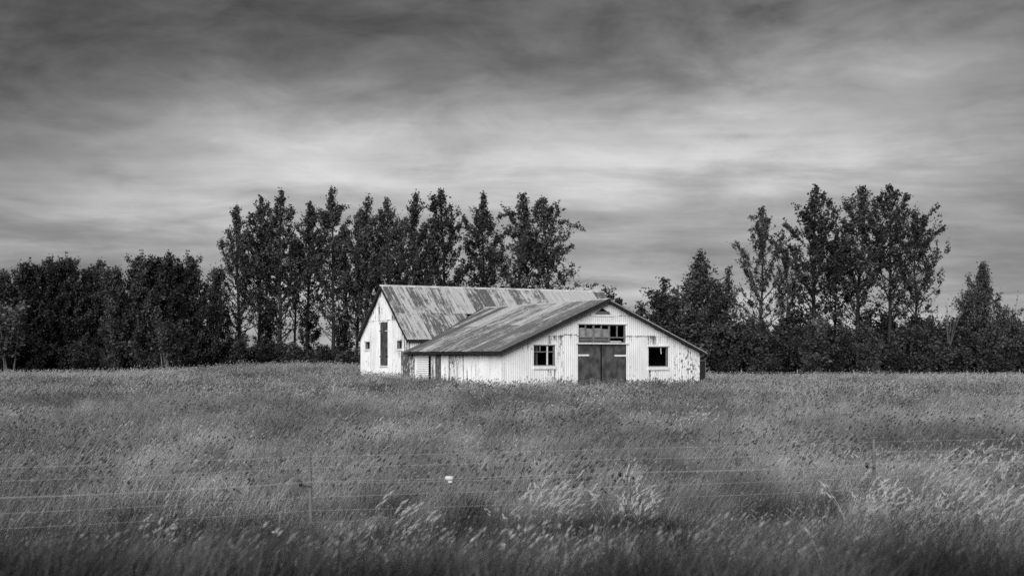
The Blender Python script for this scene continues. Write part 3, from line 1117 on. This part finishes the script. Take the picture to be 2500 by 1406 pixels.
# ------------------------------------------------------------------ trees
def leaves_mesh(name, C, size, rng, upbias=.5, asp=.62):
    n = len(C)
    nrm = rng.normal(size=(n, 3))
    nrm[:, 2] += upbias
    nrm /= np.linalg.norm(nrm, axis=1, keepdims=True)
    t = rng.normal(size=(n, 3))
    t -= nrm * (t * nrm).sum(1, keepdims=True)
    t /= np.linalg.norm(t, axis=1, keepdims=True)
    b = np.cross(nrm, t)
    s = size * rng.uniform(.6, 1.35, (n, 1))
    V = np.empty((n, 4, 3))
    V[:, 0] = C + t * s
    V[:, 1] = C + b * s * asp - t * s * .15
    V[:, 2] = C - t * s * .8
    V[:, 3] = C - b * s * asp - t * s * .15
    i = np.arange(n)[:, None] * 4 + np.arange(4)[None]
    me = np_mesh(name, V.reshape(-1, 3), i)
    at = me.attributes.new('tone', 'FLOAT', 'POINT')
    at.data.foreach_set('value', np.repeat(rng.uniform(.6, 1.5, n), 4).astype(np.float32))
    return me


def grow(name, h, spread, base, nbr, nleaf, lsize, seed, profile, ang=(38, 62), leafmat='poplar_leaf', bark='bark', stems=1, wind=.5, sig=.20, r0=None, lowd=1.0, even=False):
    """returns (trunk mesh, crown mesh) of one tree in metres"""
    rng = np.random.default_rng(seed)
    wood = MB()
    tips, wts = [], []
    for st in range(stems):
        hh = h * (1 if st == 0 else rng.uniform(.65, .97))
        a0 = rng.uniform(0, 6.28)
        off = Vector((math.cos(a0), math.sin(a0), 0)) * (0 if stems == 1 else rng.uniform(.1, .35) * spread)
        lean = Vector((math.cos(a0), math.sin(a0), 0)) * (0 if stems == 1 else rng.uniform(.3, .9) * spread)
        K = 9
        pts, rad = [], []
        wx, wy = rng.normal(0, .06), rng.normal(0, .06)
        rr = (r0 or h * .0115) / (1 if stems == 1 else 1.8)
        for k in range(K + 1):
            t = k / K
            wx += rng.normal(0, .07) * h / 16
            wy += rng.normal(0, .07) * h / 16
            p = Vector((wx + wind * t * t * .6, wy, hh * t)) + off * (1 - t) * .4 + lean * t
            pts.append(p)
            rad.append(rr * (1 - t) ** .75 + .012)
        pts[0].z -= .3
        wood.tube(pts, rad, 7)

        def at(t):
            f = t * K
            i = min(int(f), K - 1)
            return pts[i].lerp(pts[i + 1], f - i)

        nb = max(4, nbr // stems)
        for i in range(nb):
            tc_ = (i + rng.uniform(0, 1)) / nb            # 0 at the crown's foot, 1 at the top
            t = base + (0.985 - base) * tc_
            L = spread * profile(tc_) * rng.uniform(.75 if even else .6, 1.1 if even else 1.18) / (1 if stems == 1 else 1.25)
            if rng.random() < .06:
                L *= 1.3
            azm = i * 2.39996 + rng.normal(0, .5)
            elv = min(1.45, R(rng.uniform(*ang)) + tc_ ** 1.5 * .55)
            p0 = at(t)
            d = Vector((math.cos(azm) * math.cos(elv), math.sin(azm) * math.cos(elv), math.sin(elv)))
            bp = [p0]
            m = 4
            for q in range(m):
                d = (d + Vector((rng.normal(0, .12) + .03 * wind, rng.normal(0, .12), .12 + rng.normal(0, .08)))).normalized()
                bp.append(bp[-1] + d * (L / m))
            br = max(.010, rr * .38 * (1 - t) ** .5 * (L / spread) + .008)
            wood.tube(bp, [br, br * .8, br * .6, br * .4, br * .2], 4, False)
            # leafy stretch along the branch and its twigs
            for q in range(1, m + 1):
                tips.append((bp[q - 1].lerp(bp[q], .5), bp[q]))
                wts.append((.35 if q == 1 else 1.0) * L * (lowd + (1 - lowd) * min(1.0, tc_ * 2.6)))
                ntw = 2 if q < m else 3
                for _ in range(ntw):
                    tl = L * rng.uniform(.16, .36)
                    td = (d * .7 + Vector(rng.normal(0, .65, 3)) + Vector((0, 0, .25))).normalized()
                    e0 = bp[q - 1].lerp(bp[q], rng.uniform(.2, 1))
                    e1 = e0 + td * tl
                    tips.append((e0, e1))
                    wts.append(tl * 1.9 * (.45 if q == 1 else 1) * (lowd + (1 - lowd) * min(1.0, tc_ * 2.6)))
                    if q > 1 and rng.random() < .5:
                        wood.tube([e0, e1], [br * .3, .006], 3, False)
        # leader
        tips.append((at(.90), at(1.0)))
        wts.append(h * .06)
    wts = np.array(wts) * rng.gamma(1.2 if even else .6, 1.0, len(wts))
    wts = wts / wts.sum()
    cnt = rng.multinomial(nleaf, wts * 1.0)
    A = np.repeat(np.array([tuple(a) for a, b in tips]), cnt, 0)
    B = np.repeat(np.array([tuple(b) for a, b in tips]), cnt, 0)
    f = rng.uniform(.05, 1.12, (len(A), 1))
    C = A + (B - A) * f + rng.normal(0, sig, (len(A), 3))
    crown = leaves_mesh(name + '_crown', C, lsize, rng)
    crown.materials.append(MAT[leafmat])
    me = bpy.data.meshes.new(name + '_trunk')
    me.from_pydata(wood.v, [], wood.f)
    for p in me.polygons:
        p.use_smooth = True
    me.update()
    me.materials.append(MAT[bark])
    return me, crown


def prof_tall(t):
    return float(np.interp(t, [0, .12, .35, .6, .85, 1], [.55, .88, 1.0, .70, .27, .04]))


def prof_cone(t):
    return float(np.interp(t, [0, .2, .5, .8, 1], [1.0, 1.0, .62, .24, .05]))


def prof_round(t):
    return float(np.interp(t, [0, .3, .6, .85, 1], [.7, 1.0, .95, .65, .3]))


TALL = [grow('poplar', 18, 5.2, b, 74, 10500, .128, s, prof_tall, (16, 46), sig=.12, lowd=.08) for s, b in ((1, .14), (2, .20), (3, .12), (4, .22), (5, .17), (6, .14))]
OPEN = [grow('poplar', 18, 5.6, b, 64, 9800, .128, s, prof_tall, (12, 44), sig=.12, lowd=.5) for s, b in ((21, .26), (22, .18), (23, .28))]
SLIM = [grow('poplar', 16, 3.2, b, 38, 2600, .13, s, prof_tall, (25, 55), sig=.12, lowd=.3) for s, b in ((26, .2), (27, .26), (28, .16))]
BUSHY = [grow('poplar', 10, 4.6, .08, 84, 12500, .115, s, prof_cone, (14, 46), sig=.15, lowd=.7, even=True) for s in (31, 32)]
HEDGE = [grow('hedge_tree', 9.5, 2.9, .04, 76, 12500, .115, s, prof_round, (22, 58), 'hedge_leaf', sig=.14) for s in (41, 42, 43, 44)]
SHRUB = [grow('shrub', 4.2, 2.1, .03, 56, 4800, .10, s, prof_tall, (35, 72), 'shrub_leaf', stems=5, sig=.14) for s in (51, 52, 53, 54)]
WILLOW = [grow('willow', 5.5, 2.1, .34, 44, 3000, .12, s, prof_round, (35, 65), 'willow_leaf', 'bark_pale', stems=5, sig=.16, r0=.09) for s in (61, 62)]
SPARSE = [grow('aspen', 8.5, 2.3, .22, 46, 4200, .115, s, prof_round, (30, 60), 'shrub_leaf', stems=3, sig=.15) for s in (71, 72)]
trnd = random.Random(5)


def plant(name, src, x, y, h, h0, wide, label, cat, group):
    """place one tree of mesh pair src (height h0) so that it is h tall"""
    s = h / h0
    o = empty(name, (x, y, float(gz(x, y)) - .05), trnd.uniform(0, 6.28), (s * wide, s * wide, s))
    tag(o, label, cat, group)
    link('trunk', src[0], None, o)
    link('crown', src[1], None, o)
    return o


def from_px(u, v, y):
    x = (u - 1250) / F * y
    return x, y, CAMZ + (HOR - v) / F * y - float(gz(x, y))


ORD = ['first', 'second', 'third', 'fourth', 'fifth', 'sixth', 'seventh', 'eighth', 'ninth', 'tenth', 'eleventh', 'twelfth', 'thirteenth', 'fourteenth', 'fifteenth', 'sixteenth',
       'seventeenth', 'eighteenth', 'nineteenth', 'twentieth'] + ['twenty-' + q for q in ('first', 'second', 'third', 'fourth', 'fifth', 'sixth', 'seventh', 'eighth', 'ninth')]
# tall row behind the barn: (u, v of the top, distance, width factor)
LBL_A = 'tall slender poplar in row beside the steep gable, standing clear of roof'
LBL_B = 'tall slender poplar rising straight behind the ridge of the steep barn roof'
rowA = [(584, 505, 116, .85), (630, 484, 119, .9), (690, 467, 117, 1.05), (750, 498, 121, .85), (812, 461, 117, .95), (868, 512, 122, .8)]
rowB = [(893, 480, 118, .9), (946, 487, 121, .85), (1007, 474, 117, .95), (1092, 466, 118, 1.0), (1178, 475, 120, .95), (1258, 475, 117, 1.0)]
for k, (u, v, y, wd) in enumerate(rowA):
    x, y, h = from_px(u, v, y)
    plant('poplar_tree', TALL[k % 6], x, y, h, 17.75, wd, ('tall poplar beside the steep gable, %s of the row counted from the hedge wood' % ORD[k]), 'tree', 'tall poplars in a row behind the barn')
for k, (u, v, y, wd) in enumerate(rowB):
    x, y, h = from_px(u, v, y)
    plant('poplar_tree', TALL[(k * 5 + 2) % 6], x, y, h, 17.75, wd, ('tall poplar rising behind the steep roof ridge, %s of the row from the hedge wood' % ORD[k + 6]), 'tree', 'tall poplars in a row behind the barn')
x, y, h = from_px(1342, 484, 117)
plant('poplar_tree', OPEN[0], x, y, h, 17.75, 1.05, 'broad poplar closing the row behind the steep roof, open sky beside it', 'tree', 'tall poplars in a row behind the barn')
# slim stems standing between and behind them
LBL_C = 'slim shorter poplar half hidden between the tall poplars behind the barn'
for k, (u, v, y) in enumerate(((655, 560, 126), (720, 560, 126), (842, 555, 126), (920, 545, 127), (975, 550, 126), (1048, 540, 126))):
    x, y, h = from_px(u, v, y)
    plant('poplar_tree', SLIM[k % 3], x, y, h, 16.2, .85, ('slim shorter poplar half hidden behind the tall row, %s such from hedge wood' % ORD[k]), 'tree', 'slim poplars between the tall ones')

# right-hand group
RG = 'poplars of the group across the gap from the barn'
for u, v, y, src, wd, lb in (
        (1858, 506, 112, OPEN[1], .78, 'slim airy poplar with bare lower trunk standing between bushy and tall poplars'),
        (1982, 459, 113, TALL[1], 1.12, 'tall poplar with forked trunk and dense pointed top, beside the slim airy one'),
        (2088, 456, 114, TALL[3], 1.08, 'tall poplar in the middle of the far group, crown merged with its neighbours'),
        (2172, 453, 112, OPEN[2], 1.0, 'tallest thick-trunked poplar of the far group, trunk clear to the grass'),
        (2230, 520, 111, OPEN[0], .85, 'poplar with long ragged side branches reaching out over open sky'),
        (1925, 610, 118, OPEN[0], .6, 'short thin poplar with clear stem tucked between two taller poplars'),
        (2040, 560, 119, TALL[4], .95, 'short poplar filling the gap behind the two tallest pointed crowns')):
    x, y, h = from_px(u, v, y)
    plant('poplar_tree', src, x, y, h, 17.75, wd, lb, 'tree', RG)
x, y, h = from_px(1706, 610, 108)
plant('poplar_tree', BUSHY[0], x, y, h, 10.2, 1.08, 'bushy cone-shaped poplar with dense crown rising beyond the wing roof slope', 'tree', RG)
x, y, h = from_px(2396, 636, 108)
plant('poplar_tree', BUSHY[1], x, y, h, 10.2, .8, 'lone pointed poplar standing above the low hedge, apart from tall group', 'tree', RG)
for u, v, y, k, wd, lb in ((1535, 700, 109, 0, 1.3, 'small sparse tree showing just above the slope of the wing roof'), (1588, 682, 108, 1, 1.25, 'pale sparse multi-stemmed tree between wing roof and bushy poplar'),
                           (1640, 700, 110, 0, 1.0, 'thin twiggy tree pressed against the side of the bushy poplar'), (1775, 660, 111, 1, .8, 'lower leafy tree leaning on the bushy poplar, facing the slim airy one')):
    x, y, h = from_px(u, v, y)
    plant('young_tree', SPARSE[k], x, y, h, 8.7, wd, lb, 'tree', 'young trees beyond the wing roof')
for k, (u, v, y) in enumerate(((566, 735, 112), (662, 740, 122), (752, 745, 123), (846, 755, 121))):
    x, y, h = from_px(u, v, y)
    plant('young_tree', SPARSE[k % 2], x, y, h, 8.7, 1.0, 'thin young tree among the poplar trunks beside the gable, %s from hedge wood' % ORD[k], 'tree', 'young trees among the poplar trunks')
x, y, h = from_px(2318, 735, 107)
dt = MB()
bt = Vector((0, 0, 0))
tr_ = random.Random(9)
for q in range(9):
    a = q * .7
    p = [Vector((0, 0, -.2)), Vector((.1 * math.cos(a), .1 * math.sin(a), h * .45)), Vector((.5 * math.cos(a) + .2, .4 * math.sin(a), h * .75)), Vector((.9 * math.cos(a) + .5, .6 * math.sin(a), h * tr_.uniform(.85, 1.0)))]
    dt.tube(p, [.03, .025, .016, .006], 5, False)
    for j in range(3):
        e0 = p[2].lerp(p[3], tr_.random())
        dt.tube([e0, e0 + Vector((tr_.uniform(-.1, .5), tr_.uniform(-.4, .4), tr_.uniform(.2, .6)))], [.012, .005], 3, False)
o = dt.build('dead_tree', 'bark_pale')
o.location = (x, y, float(gz(x, y)))
tag(o, 'leafless pale shrub of thin bent branches between far group and pointed poplar', 'tree')

# low hedge wood at the left
LBL_H = 'low dense dark tree of the unbroken hedge wood running up to the tall poplars'
tops = [(-40, 690), (5, 676), (55, 655), (80, 660), (113, 648), (150, 650), (182, 645), (215, 668), (252, 655), (285, 668), (325, 640), (360, 640), (415, 640), (440, 660), (478, 640), (520, 668)]
for k, (u, v) in enumerate(tops):
    y = 104 + (k * 37 % 9)
    x, y, h = from_px(u, v, y)
    plant('hedge_tree', HEDGE[k % 4], x, y, h, 9.7, trnd.uniform(.75, 1.0), ('dense dark tree fronting the hedge wood, %s from the tall poplars' % ORD[len(tops) - 1 - k]), 'tree', 'trees of the low hedge wood')
for k, u in enumerate(range(-30, 480, 54)):
    x, y, h = from_px(u, 690 + (k * 29 % 35), 114 + (k % 3))
    plant('hedge_tree', HEDGE[(k + 2) % 4], x, y, h, 9.7, .95, ('half hidden tree in back rank of hedge wood, %s from the tall poplars' % ORD[9 - k]), 'tree', 'trees of the low hedge wood')
for u, v, y, k, wd, lb in ((412, 765, 97, 0, 1.0, 'pale leafy willow bush with slender bare stems before the dark hedge wood'), (22, 745, 99, 1, 1.2, 'pale topped bush on thin stems where the hedge wood ends in grass')):
    x, y, h = from_px(u, v, y)
    plant('willow_bush', WILLOW[k], x, y, h, 5.5, wd, lb, 'bush', 'pale bushes before the hedge wood')

# understorey
LBL_U = 'dark leafy bush of the thicket under the poplars beside and behind barn'
LBL_V = 'dark leafy bush of the thicket under the far poplars past the barn'
for k, u in enumerate(range(-20, 900, 48)):
    v = 805 + (k * 53 % 48)
    x, y, h = from_px(u + trnd.uniform(-12, 12), v, 108 + (k * 7 % 9) if u > 540 else 103 + (k * 5 % 8))
    plant('bush', SHRUB[k % 4], x, y, h, 4.2, trnd.uniform(1.1, 1.5), ('dark leafy bush edging the grass under hedge wood and poplars, %s from the gable' % ORD[19 - k]), 'bush', 'bushes under the tall poplars')
for k, u in enumerate(range(540, 960, 36)):
    x, y, h = from_px(u + trnd.uniform(-12, 12), 825 + (k * 31 % 40), 122 + (k % 4))
    plant('bush', SHRUB[(k + 1) % 4], x, y, h, 4.2, trnd.uniform(.9, 1.2), ('dark bush behind the tall poplars trunks, %s from the end at hedge wood' % ORD[k]), 'bush', 'bushes under the tall poplars')
for k, u in enumerate(range(1690, 2560, 36)):
    v = 762 + (k * 41 % 72)
    x, y, h = from_px(u + trnd.uniform(-14, 14), v, 107 + (k * 5 % 4))
    plant('bush', SHRUB[(k + 3) % 4], x, y, h, 4.2, trnd.uniform(.9, 1.3), ('dark leafy bush under the far poplars, %s along from the wing' % ORD[k]), 'bush', 'bushes under the far poplars')
for k, u in enumerate(range(1760, 2560, 62)):
    x, y, h = from_px(u + trnd.uniform(-14, 14), 750 + (k * 23 % 40), 114 + (k * 3 % 5))
    plant('bush', SHRUB[(k + 2) % 4], x, y, h, 4.2, trnd.uniform(1.0, 1.3), ('taller bush at the back of far thicket, %s along from the bushy poplar' % ORD[k]), 'bush', 'bushes under the far poplars')
for k, u in enumerate(range(1560, 2560, 110)):
    x, y, h = from_px(u + trnd.uniform(-14, 14), 835 + (k * 23 % 40), 105.6)
    plant('bush', SHRUB[(k + 2) % 4], x, y, h, 4.2, trnd.uniform(1.1, 1.5), ('low spreading bush before the far thicket by stock fence, %s from the wing' % ORD[k]), 'bush', 'bushes under the far poplars')


# ------------------------------------------------------------------ grass
def tuft(name, nbl, hmin, hmax, wid, rad, seed, lean=.45, head=0, headlen=.09, headw=.016, mat='meadow_blade', headmat='seed_head', tone=(.6, 1.45), plume=False):
    """one clump of curved blades, some carrying seed heads, bent by a wind from -x"""
    rng = np.random.default_rng(seed)
    V, F4, F3, T, MI4, MI3 = [], [], [], [], [], []
    for b in range(nbl):
        h = rng.uniform(hmin, hmax)
        r, a = rad * math.sqrt(rng.random()), rng.uniform(0, 6.28)
        p = np.array([r * math.cos(a), r * math.sin(a), -.03])
        az_ = rng.uniform(0, 6.28)
        wd = np.array([math.cos(az_), math.sin(az_), 0]) * wid * rng.uniform(.7, 1.3) * .5
        l = np.array([lean * rng.uniform(.4, 1.4) + rng.normal(0, .28), rng.normal(0, .32), 0]) * h
        tn = rng.uniform(*tone)
        i = len(V)
        is_head = b < head
        top_h = h * (1.18 if is_head else 1.0)
        for t, ws in ((0, 1.0), (.4, .85), (.75, .55)):
            c = p + np.array([0, 0, top_h * (t - .16 * t * t * lean)]) + l * t * t
            V += [c - wd * ws, c + wd * ws]
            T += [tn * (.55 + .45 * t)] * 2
        c = p + np.array([0, 0, top_h * (1 - .16 * lean)]) + l
        V.append(c)
        T.append(tn)
        F4 += [(i, i + 1, i + 3, i + 2), (i + 2, i + 3, i + 5, i + 4)]
        MI4 += [0, 0]
        F3.append((i + 4, i + 5, i + 6))
        MI3.append(0)
        if is_head:
            d = l / max(1e-6, np.linalg.norm(l)) * .75 + np.array([0, 0, .6])
            d /= np.linalg.norm(d)
            hl = headlen * rng.uniform(.7, 1.4)
            n_sub = 5 if plume else 1
            for s in range(n_sub):
                off = (rng.normal(0, headw * 1.4, 3) if plume else np.zeros(3))
                c0 = c - d * hl * .35 + off + (d * hl * (s / n_sub - .4) if plume else 0)
                ll = hl * (.5 if plume else 1.0)
                s1 = np.cross(d, [0, .3, 1.0])
                s1 /= np.linalg.norm(s1)
                s2 = np.cross(d, s1)
                j = len(V)
                ww = headw * rng.uniform(.7, 1.3)
                V += [c0, c0 + d * ll * .5 + s1 * ww, c0 + d * ll * .5 + s2 * ww, c0 + d * ll * .5 - s1 * ww, c0 + d * ll * .5 - s2 * ww, c0 + d * ll]
                T += [rng.uniform(.7, 1.3)] * 6
                for q in range(4):
                    F3.append((j, j + 1 + q, j + 1 + (q + 1) % 4))
                    F3.append((j + 5, j + 1 + (q + 1) % 4, j + 1 + q))
                    MI3 += [1, 1]
    me = np_mesh(name, np.array(V), np.array(F4), np.array(F3))
    at = me.attributes.new('tone', 'FLOAT', 'POINT')
    at.data.foreach_set('value', np.array(T, np.float32))
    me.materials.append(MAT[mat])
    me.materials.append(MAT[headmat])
    me.polygons.foreach_set('material_index', np.array(MI4 + MI3, np.int32))
    return me


def scatter(name, tufts, P, scl, label, cat):
    """one stuff object: clumps instanced on its own points by geometry nodes"""
    n = len(P)
    rng = np.random.default_rng(len(name) * 7 + n)
    me = bpy.data.meshes.new(name)
    me.vertices.add(n)
    me.vertices.foreach_set('co', np.asarray(P, np.float32).ravel())
    a = me.attributes.new('size', 'FLOAT', 'POINT')
    a.data.foreach_set('value', np.asarray(scl, np.float32))
    a = me.attributes.new('turn', 'FLOAT', 'POINT')
    a.data.foreach_set('value', rng.normal(0, .9 if name == 'verge_grass' else .7, n).astype(np.float32))
    a = me.attributes.new('pick', 'INT', 'POINT')
    a.data.foreach_set('value', rng.integers(0, len(tufts), n).astype(np.int32))
    me.update()
    o = link(name, me)
    tag(o, label, cat, kind='stuff')
    ng = bpy.data.node_groups.new(name, 'GeometryNodeTree')
    ng.interface.new_socket('Geometry', in_out='INPUT', socket_type='NodeSocketGeometry')
    ng.interface.new_socket('Geometry', in_out='OUTPUT', socket_type='NodeSocketGeometry')
    N, L = ng.nodes, ng.links
    gi, go = N.new('NodeGroupInput'), N.new('NodeGroupOutput')
    iop = N.new('GeometryNodeInstanceOnPoints')
    iop.inputs['Pick Instance'].default_value = True
    join = N.new('GeometryNodeJoinGeometry')
    for k, tm in reversed(list(enumerate(tufts))):
        src = bpy.data.objects.new(name + '_clump', tm)      # never linked: only its mesh is read
        oi = N.new('GeometryNodeObjectInfo')
        oi.inputs['Object'].default_value = src
        gti = N.new('GeometryNodeGeometryToInstance')
        L.new(oi.outputs['Geometry'], gti.inputs[0])
        L.new(gti.outputs[0], join.inputs[0])

    def attr(nm, dt_):
        nd_ = N.new('GeometryNodeInputNamedAttribute')
        nd_.data_type = dt_
        nd_.inputs['Name'].default_value = nm
        return nd_.outputs['Attribute']

    cx = N.new('ShaderNodeCombineXYZ')
    L.new(attr('turn', 'FLOAT'), cx.inputs[2])
    e2r = N.new('FunctionNodeEulerToRotation')
    L.new(cx.outputs[0], e2r.inputs[0])
    L.new(e2r.outputs[0], iop.inputs['Rotation'])
    L.new(attr('size', 'FLOAT'), iop.inputs['Scale'])
    L.new(attr('pick', 'INT'), iop.inputs['Instance Index'])
    L.new(gi.outputs[0], iop.inputs['Points'])
    L.new(join.outputs[0], iop.inputs['Instance'])
    L.new(iop.outputs[0], go.inputs[0])
    md = o.modifiers.new('clumps', 'NODES')
    md.node_group = ng
    return o


def in_barn(x, y, m=.25):
    dx_, dy_ = x - LX, y - LY
    X = dx_ * CA + dy_ * SA
    Y = -dx_ * SA + dy_ * CA
    return ((X > -m + .1) & (X < W + m) & (Y > -.05) & (Y < YF)) | ((X > -m + .1) & (X < LL + m) & (Y >= YF) & (Y < YB + m))


def pts_in(y0, y1, dens, rng, keep=None, marg=5.0):
    """points on the field between two distances, over the width in view plus a margin"""
    wmax = .43 * y1 + marg
    n = int((y1 - y0) * 2 * wmax * dens)
    y = rng.uniform(y0, y1, n)
    x = rng.uniform(-wmax, wmax, n)
    k = (np.abs(x) < .43 * y + marg) & ~in_barn(x, y)
    if keep is not None:
        k &= rng.random(n) < keep(x, y)
    x, y = x[k], y[k]
    return np.stack([x, y, gz(x, y)], 1)


g = np.random.default_rng(77)
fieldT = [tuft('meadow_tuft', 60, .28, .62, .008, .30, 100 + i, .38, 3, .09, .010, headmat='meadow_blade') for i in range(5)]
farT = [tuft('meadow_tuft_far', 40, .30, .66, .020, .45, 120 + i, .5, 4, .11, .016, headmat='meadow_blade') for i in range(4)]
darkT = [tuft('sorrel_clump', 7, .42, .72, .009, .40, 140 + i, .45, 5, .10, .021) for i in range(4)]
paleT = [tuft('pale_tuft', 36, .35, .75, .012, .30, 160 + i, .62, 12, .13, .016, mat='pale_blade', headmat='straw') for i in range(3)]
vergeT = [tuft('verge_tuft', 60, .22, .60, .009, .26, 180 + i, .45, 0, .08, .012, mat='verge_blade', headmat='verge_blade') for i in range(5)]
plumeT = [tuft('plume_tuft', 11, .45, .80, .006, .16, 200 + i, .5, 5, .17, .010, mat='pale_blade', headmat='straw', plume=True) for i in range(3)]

P = np.concatenate([pts_in(9.5, 28, 13, g), pts_in(28, 48, 9, g)])
vary = 1 + .25 * wob(P[:, 0], P[:, 1], .8, 4.5)
nearf = np.exp(-((P[:, 1] - 18 - .28 * P[:, 0]) / 2.4) ** 2)
scatter('meadow_grass', fieldT, P, g.uniform(.75, 1.2, len(P)) * (1 - .35 * nearf) * vary, 'wind-bent meadow grass between the near fence and the barn', 'grass')
P = np.concatenate([pts_in(48, 72, 6.5, g), pts_in(72, 128, 3.6, g)])
sc_ = g.uniform(.72, 1.2, len(P)) * (1 + .28 * wob(P[:, 0], P[:, 1], .5, 2.5))
WX = []
for _ in range(520):                                   # taller weeds along the foot of the walls
    if g.random() < .55:
        X_, Y_ = g.uniform(-.6, W + .8), -.2 - abs(g.normal(0, .5))
    else:
        X_, Y_ = -.25 - abs(g.normal(0, .5)), g.uniform(-.4, YB + .3)
    WX.append((LX + X_ * CA - Y_ * SA, LY + X_ * SA + Y_ * CA))
WX = np.array(WX)
P = np.concatenate([P, np.column_stack([WX, gz(WX[:, 0], WX[:, 1])])])
sc_ = np.concatenate([sc_, .75 + .35 * np.clip(wob(WX[:, 0], WX[:, 1], 2.1, 3.3), -.6, 1) + g.uniform(0, .55, len(WX)) ** 2])
fe = pts_in(90, 106, .8, g)
P = np.concatenate([P, fe])
sc_ = np.concatenate([sc_, 1.0 + .9 * np.clip(wob(fe[:, 0], fe[:, 1], .45, 1.0), -.4, 1)])
scatter('far_meadow_grass', farT, P, sc_, 'wind-bent meadow grass round the barn and up to the trees', 'grass')
P = np.concatenate([pts_in(20, 40, 3.2, g, lambda x, y: smst(-.5, .7, wob(x, y, .35, 1.0)) * .75 + .12), pts_in(40, 75, 2.4, g, lambda x, y: smst(-.5, .7, wob(x, y, .2, 2.0)) * .8 + .15)])
nw = len(P)
WS_ = WX[g.random(len(WX)) < .4]
P = np.concatenate([P, np.column_stack([WS_, gz(WS_[:, 0], WS_[:, 1])])])
scatter('sorrel_heads', darkT, P, np.concatenate([g.uniform(.7, 1.1, nw), g.uniform(.7, 1.15, len(P) - nw)]), 'dark seed heads standing in the meadow grass', 'plants')
P = np.concatenate([pts_in(76, 118, 2.6, g, lambda x, y: np.clip(smst(.0, .6, wob(x, y, .16, 4.0)), .06, 1)), pts_in(30, 80, 1.1, g, lambda x, y: smst(.25, .8, wob(x, y, .3, 5.0)))])
scatter('pale_grass', paleT, P, g.uniform(.7, 1.15, len(P)), 'pale dry grass in drifts over the field', 'grass')
P = pts_in(7.5, 34, 20, g, lambda x, y: np.maximum(smst(20.5, 14.5, y + 2.6 * wob(x, y, .55, 3.0) + .8 * wob(x, y, 1.7, 1.0)), .16 * smst(34, 18, y) * smst(-.3, .6, wob(x, y, .6, 6.0))), 3.0)
ex_ = g.normal(0, 1, (110, 2)) * [.75, .35] + [1.05, 17.2]
ex_ = np.column_stack([ex_, gz(ex_[:, 0], ex_[:, 1])])
P = np.concatenate([P, ex_])
scatter('verge_grass', vergeT, P, g.uniform(.7, 1.35, len(P)), 'dark rank grass of the roadside verge before the wire fence', 'grass')
# pale plumes by the fence
PL = []
for u, v, n_, su, sv in ((1270, 1215, 5, 30, 12), (1335, 1195, 4, 18, 12), (1525, 1205, 5, 16, 12), (2110, 1200, 5, 50, 14), (2250, 1180, 7, 70, 24), (2410, 1120, 10, 60, 26), (330, 1260, 2, 40, 12), (2420, 1190, 6, 60, 24), (980, 1265, 2, 60, 14)):
    for _ in range(int(n_ * 1.9)):
        uu, vv = u + g.normal(0, su), v + g.normal(0, sv)
        y = (CAMZ + .6 - .62) / ((vv - HOR) / F)
        PL.append(((uu - 1250) / F * y, y))
PL = np.array(PL)
P = np.column_stack([PL, gz(PL[:, 0], PL[:, 1])])
scatter('plume_grass', plumeT, P, g.uniform(.75, 1.15, len(P)), 'pale feathery grass plumes growing by the wire fence', 'grass')

# small white flowers
for k, (u, v, lb) in enumerate(((1216, 1332, 'small white flower in the dark verge grass beside the dark grass clump'), (1812, 1365, 'small white flower low in the darkest verge grass by the roadside'),
                                (661, 1301, 'small white flower at verge edge by a fence post foot'), (945, 1090, 'small white flower out in open meadow beyond the wire fence'),
                                (545, 1400, 'small white flower at the very road edge of verge'))):
    y = (CAMZ + .6 - .5) / ((v - HOR) / F)
    x = (u - 1250) / F * y
    z0 = float(gz(x, y))
    zt = CAMZ - (v - HOR) / F * y
    fo = empty('wild_flower', (x, y, z0))
    tag(fo, lb, 'flower', 'single white flowers in the grass')
    MB().tube([(0, 0, -.03), (.02, 0, (zt - z0) * .6), (.05, 0, zt - z0)], [.004, .003, .003], 5).build('stem', 'verge_blade', fo)
    hd = MB()
    for q in range(7):
        a = q * 6.283 / 7
        c = Vector((.05, 0, zt - z0))
        hd.hexa([c + Vector((math.cos(a + s_) * r_, math.sin(a + s_) * r_, .012 * r_ / .04 + dz_)) for dz_ in (0, .012) for s_, r_ in ((-.25, .004), (.25, .004), (.35, .038), (-.35, .038))])
    hd.build('flower_head', 'white_plastic', fo)
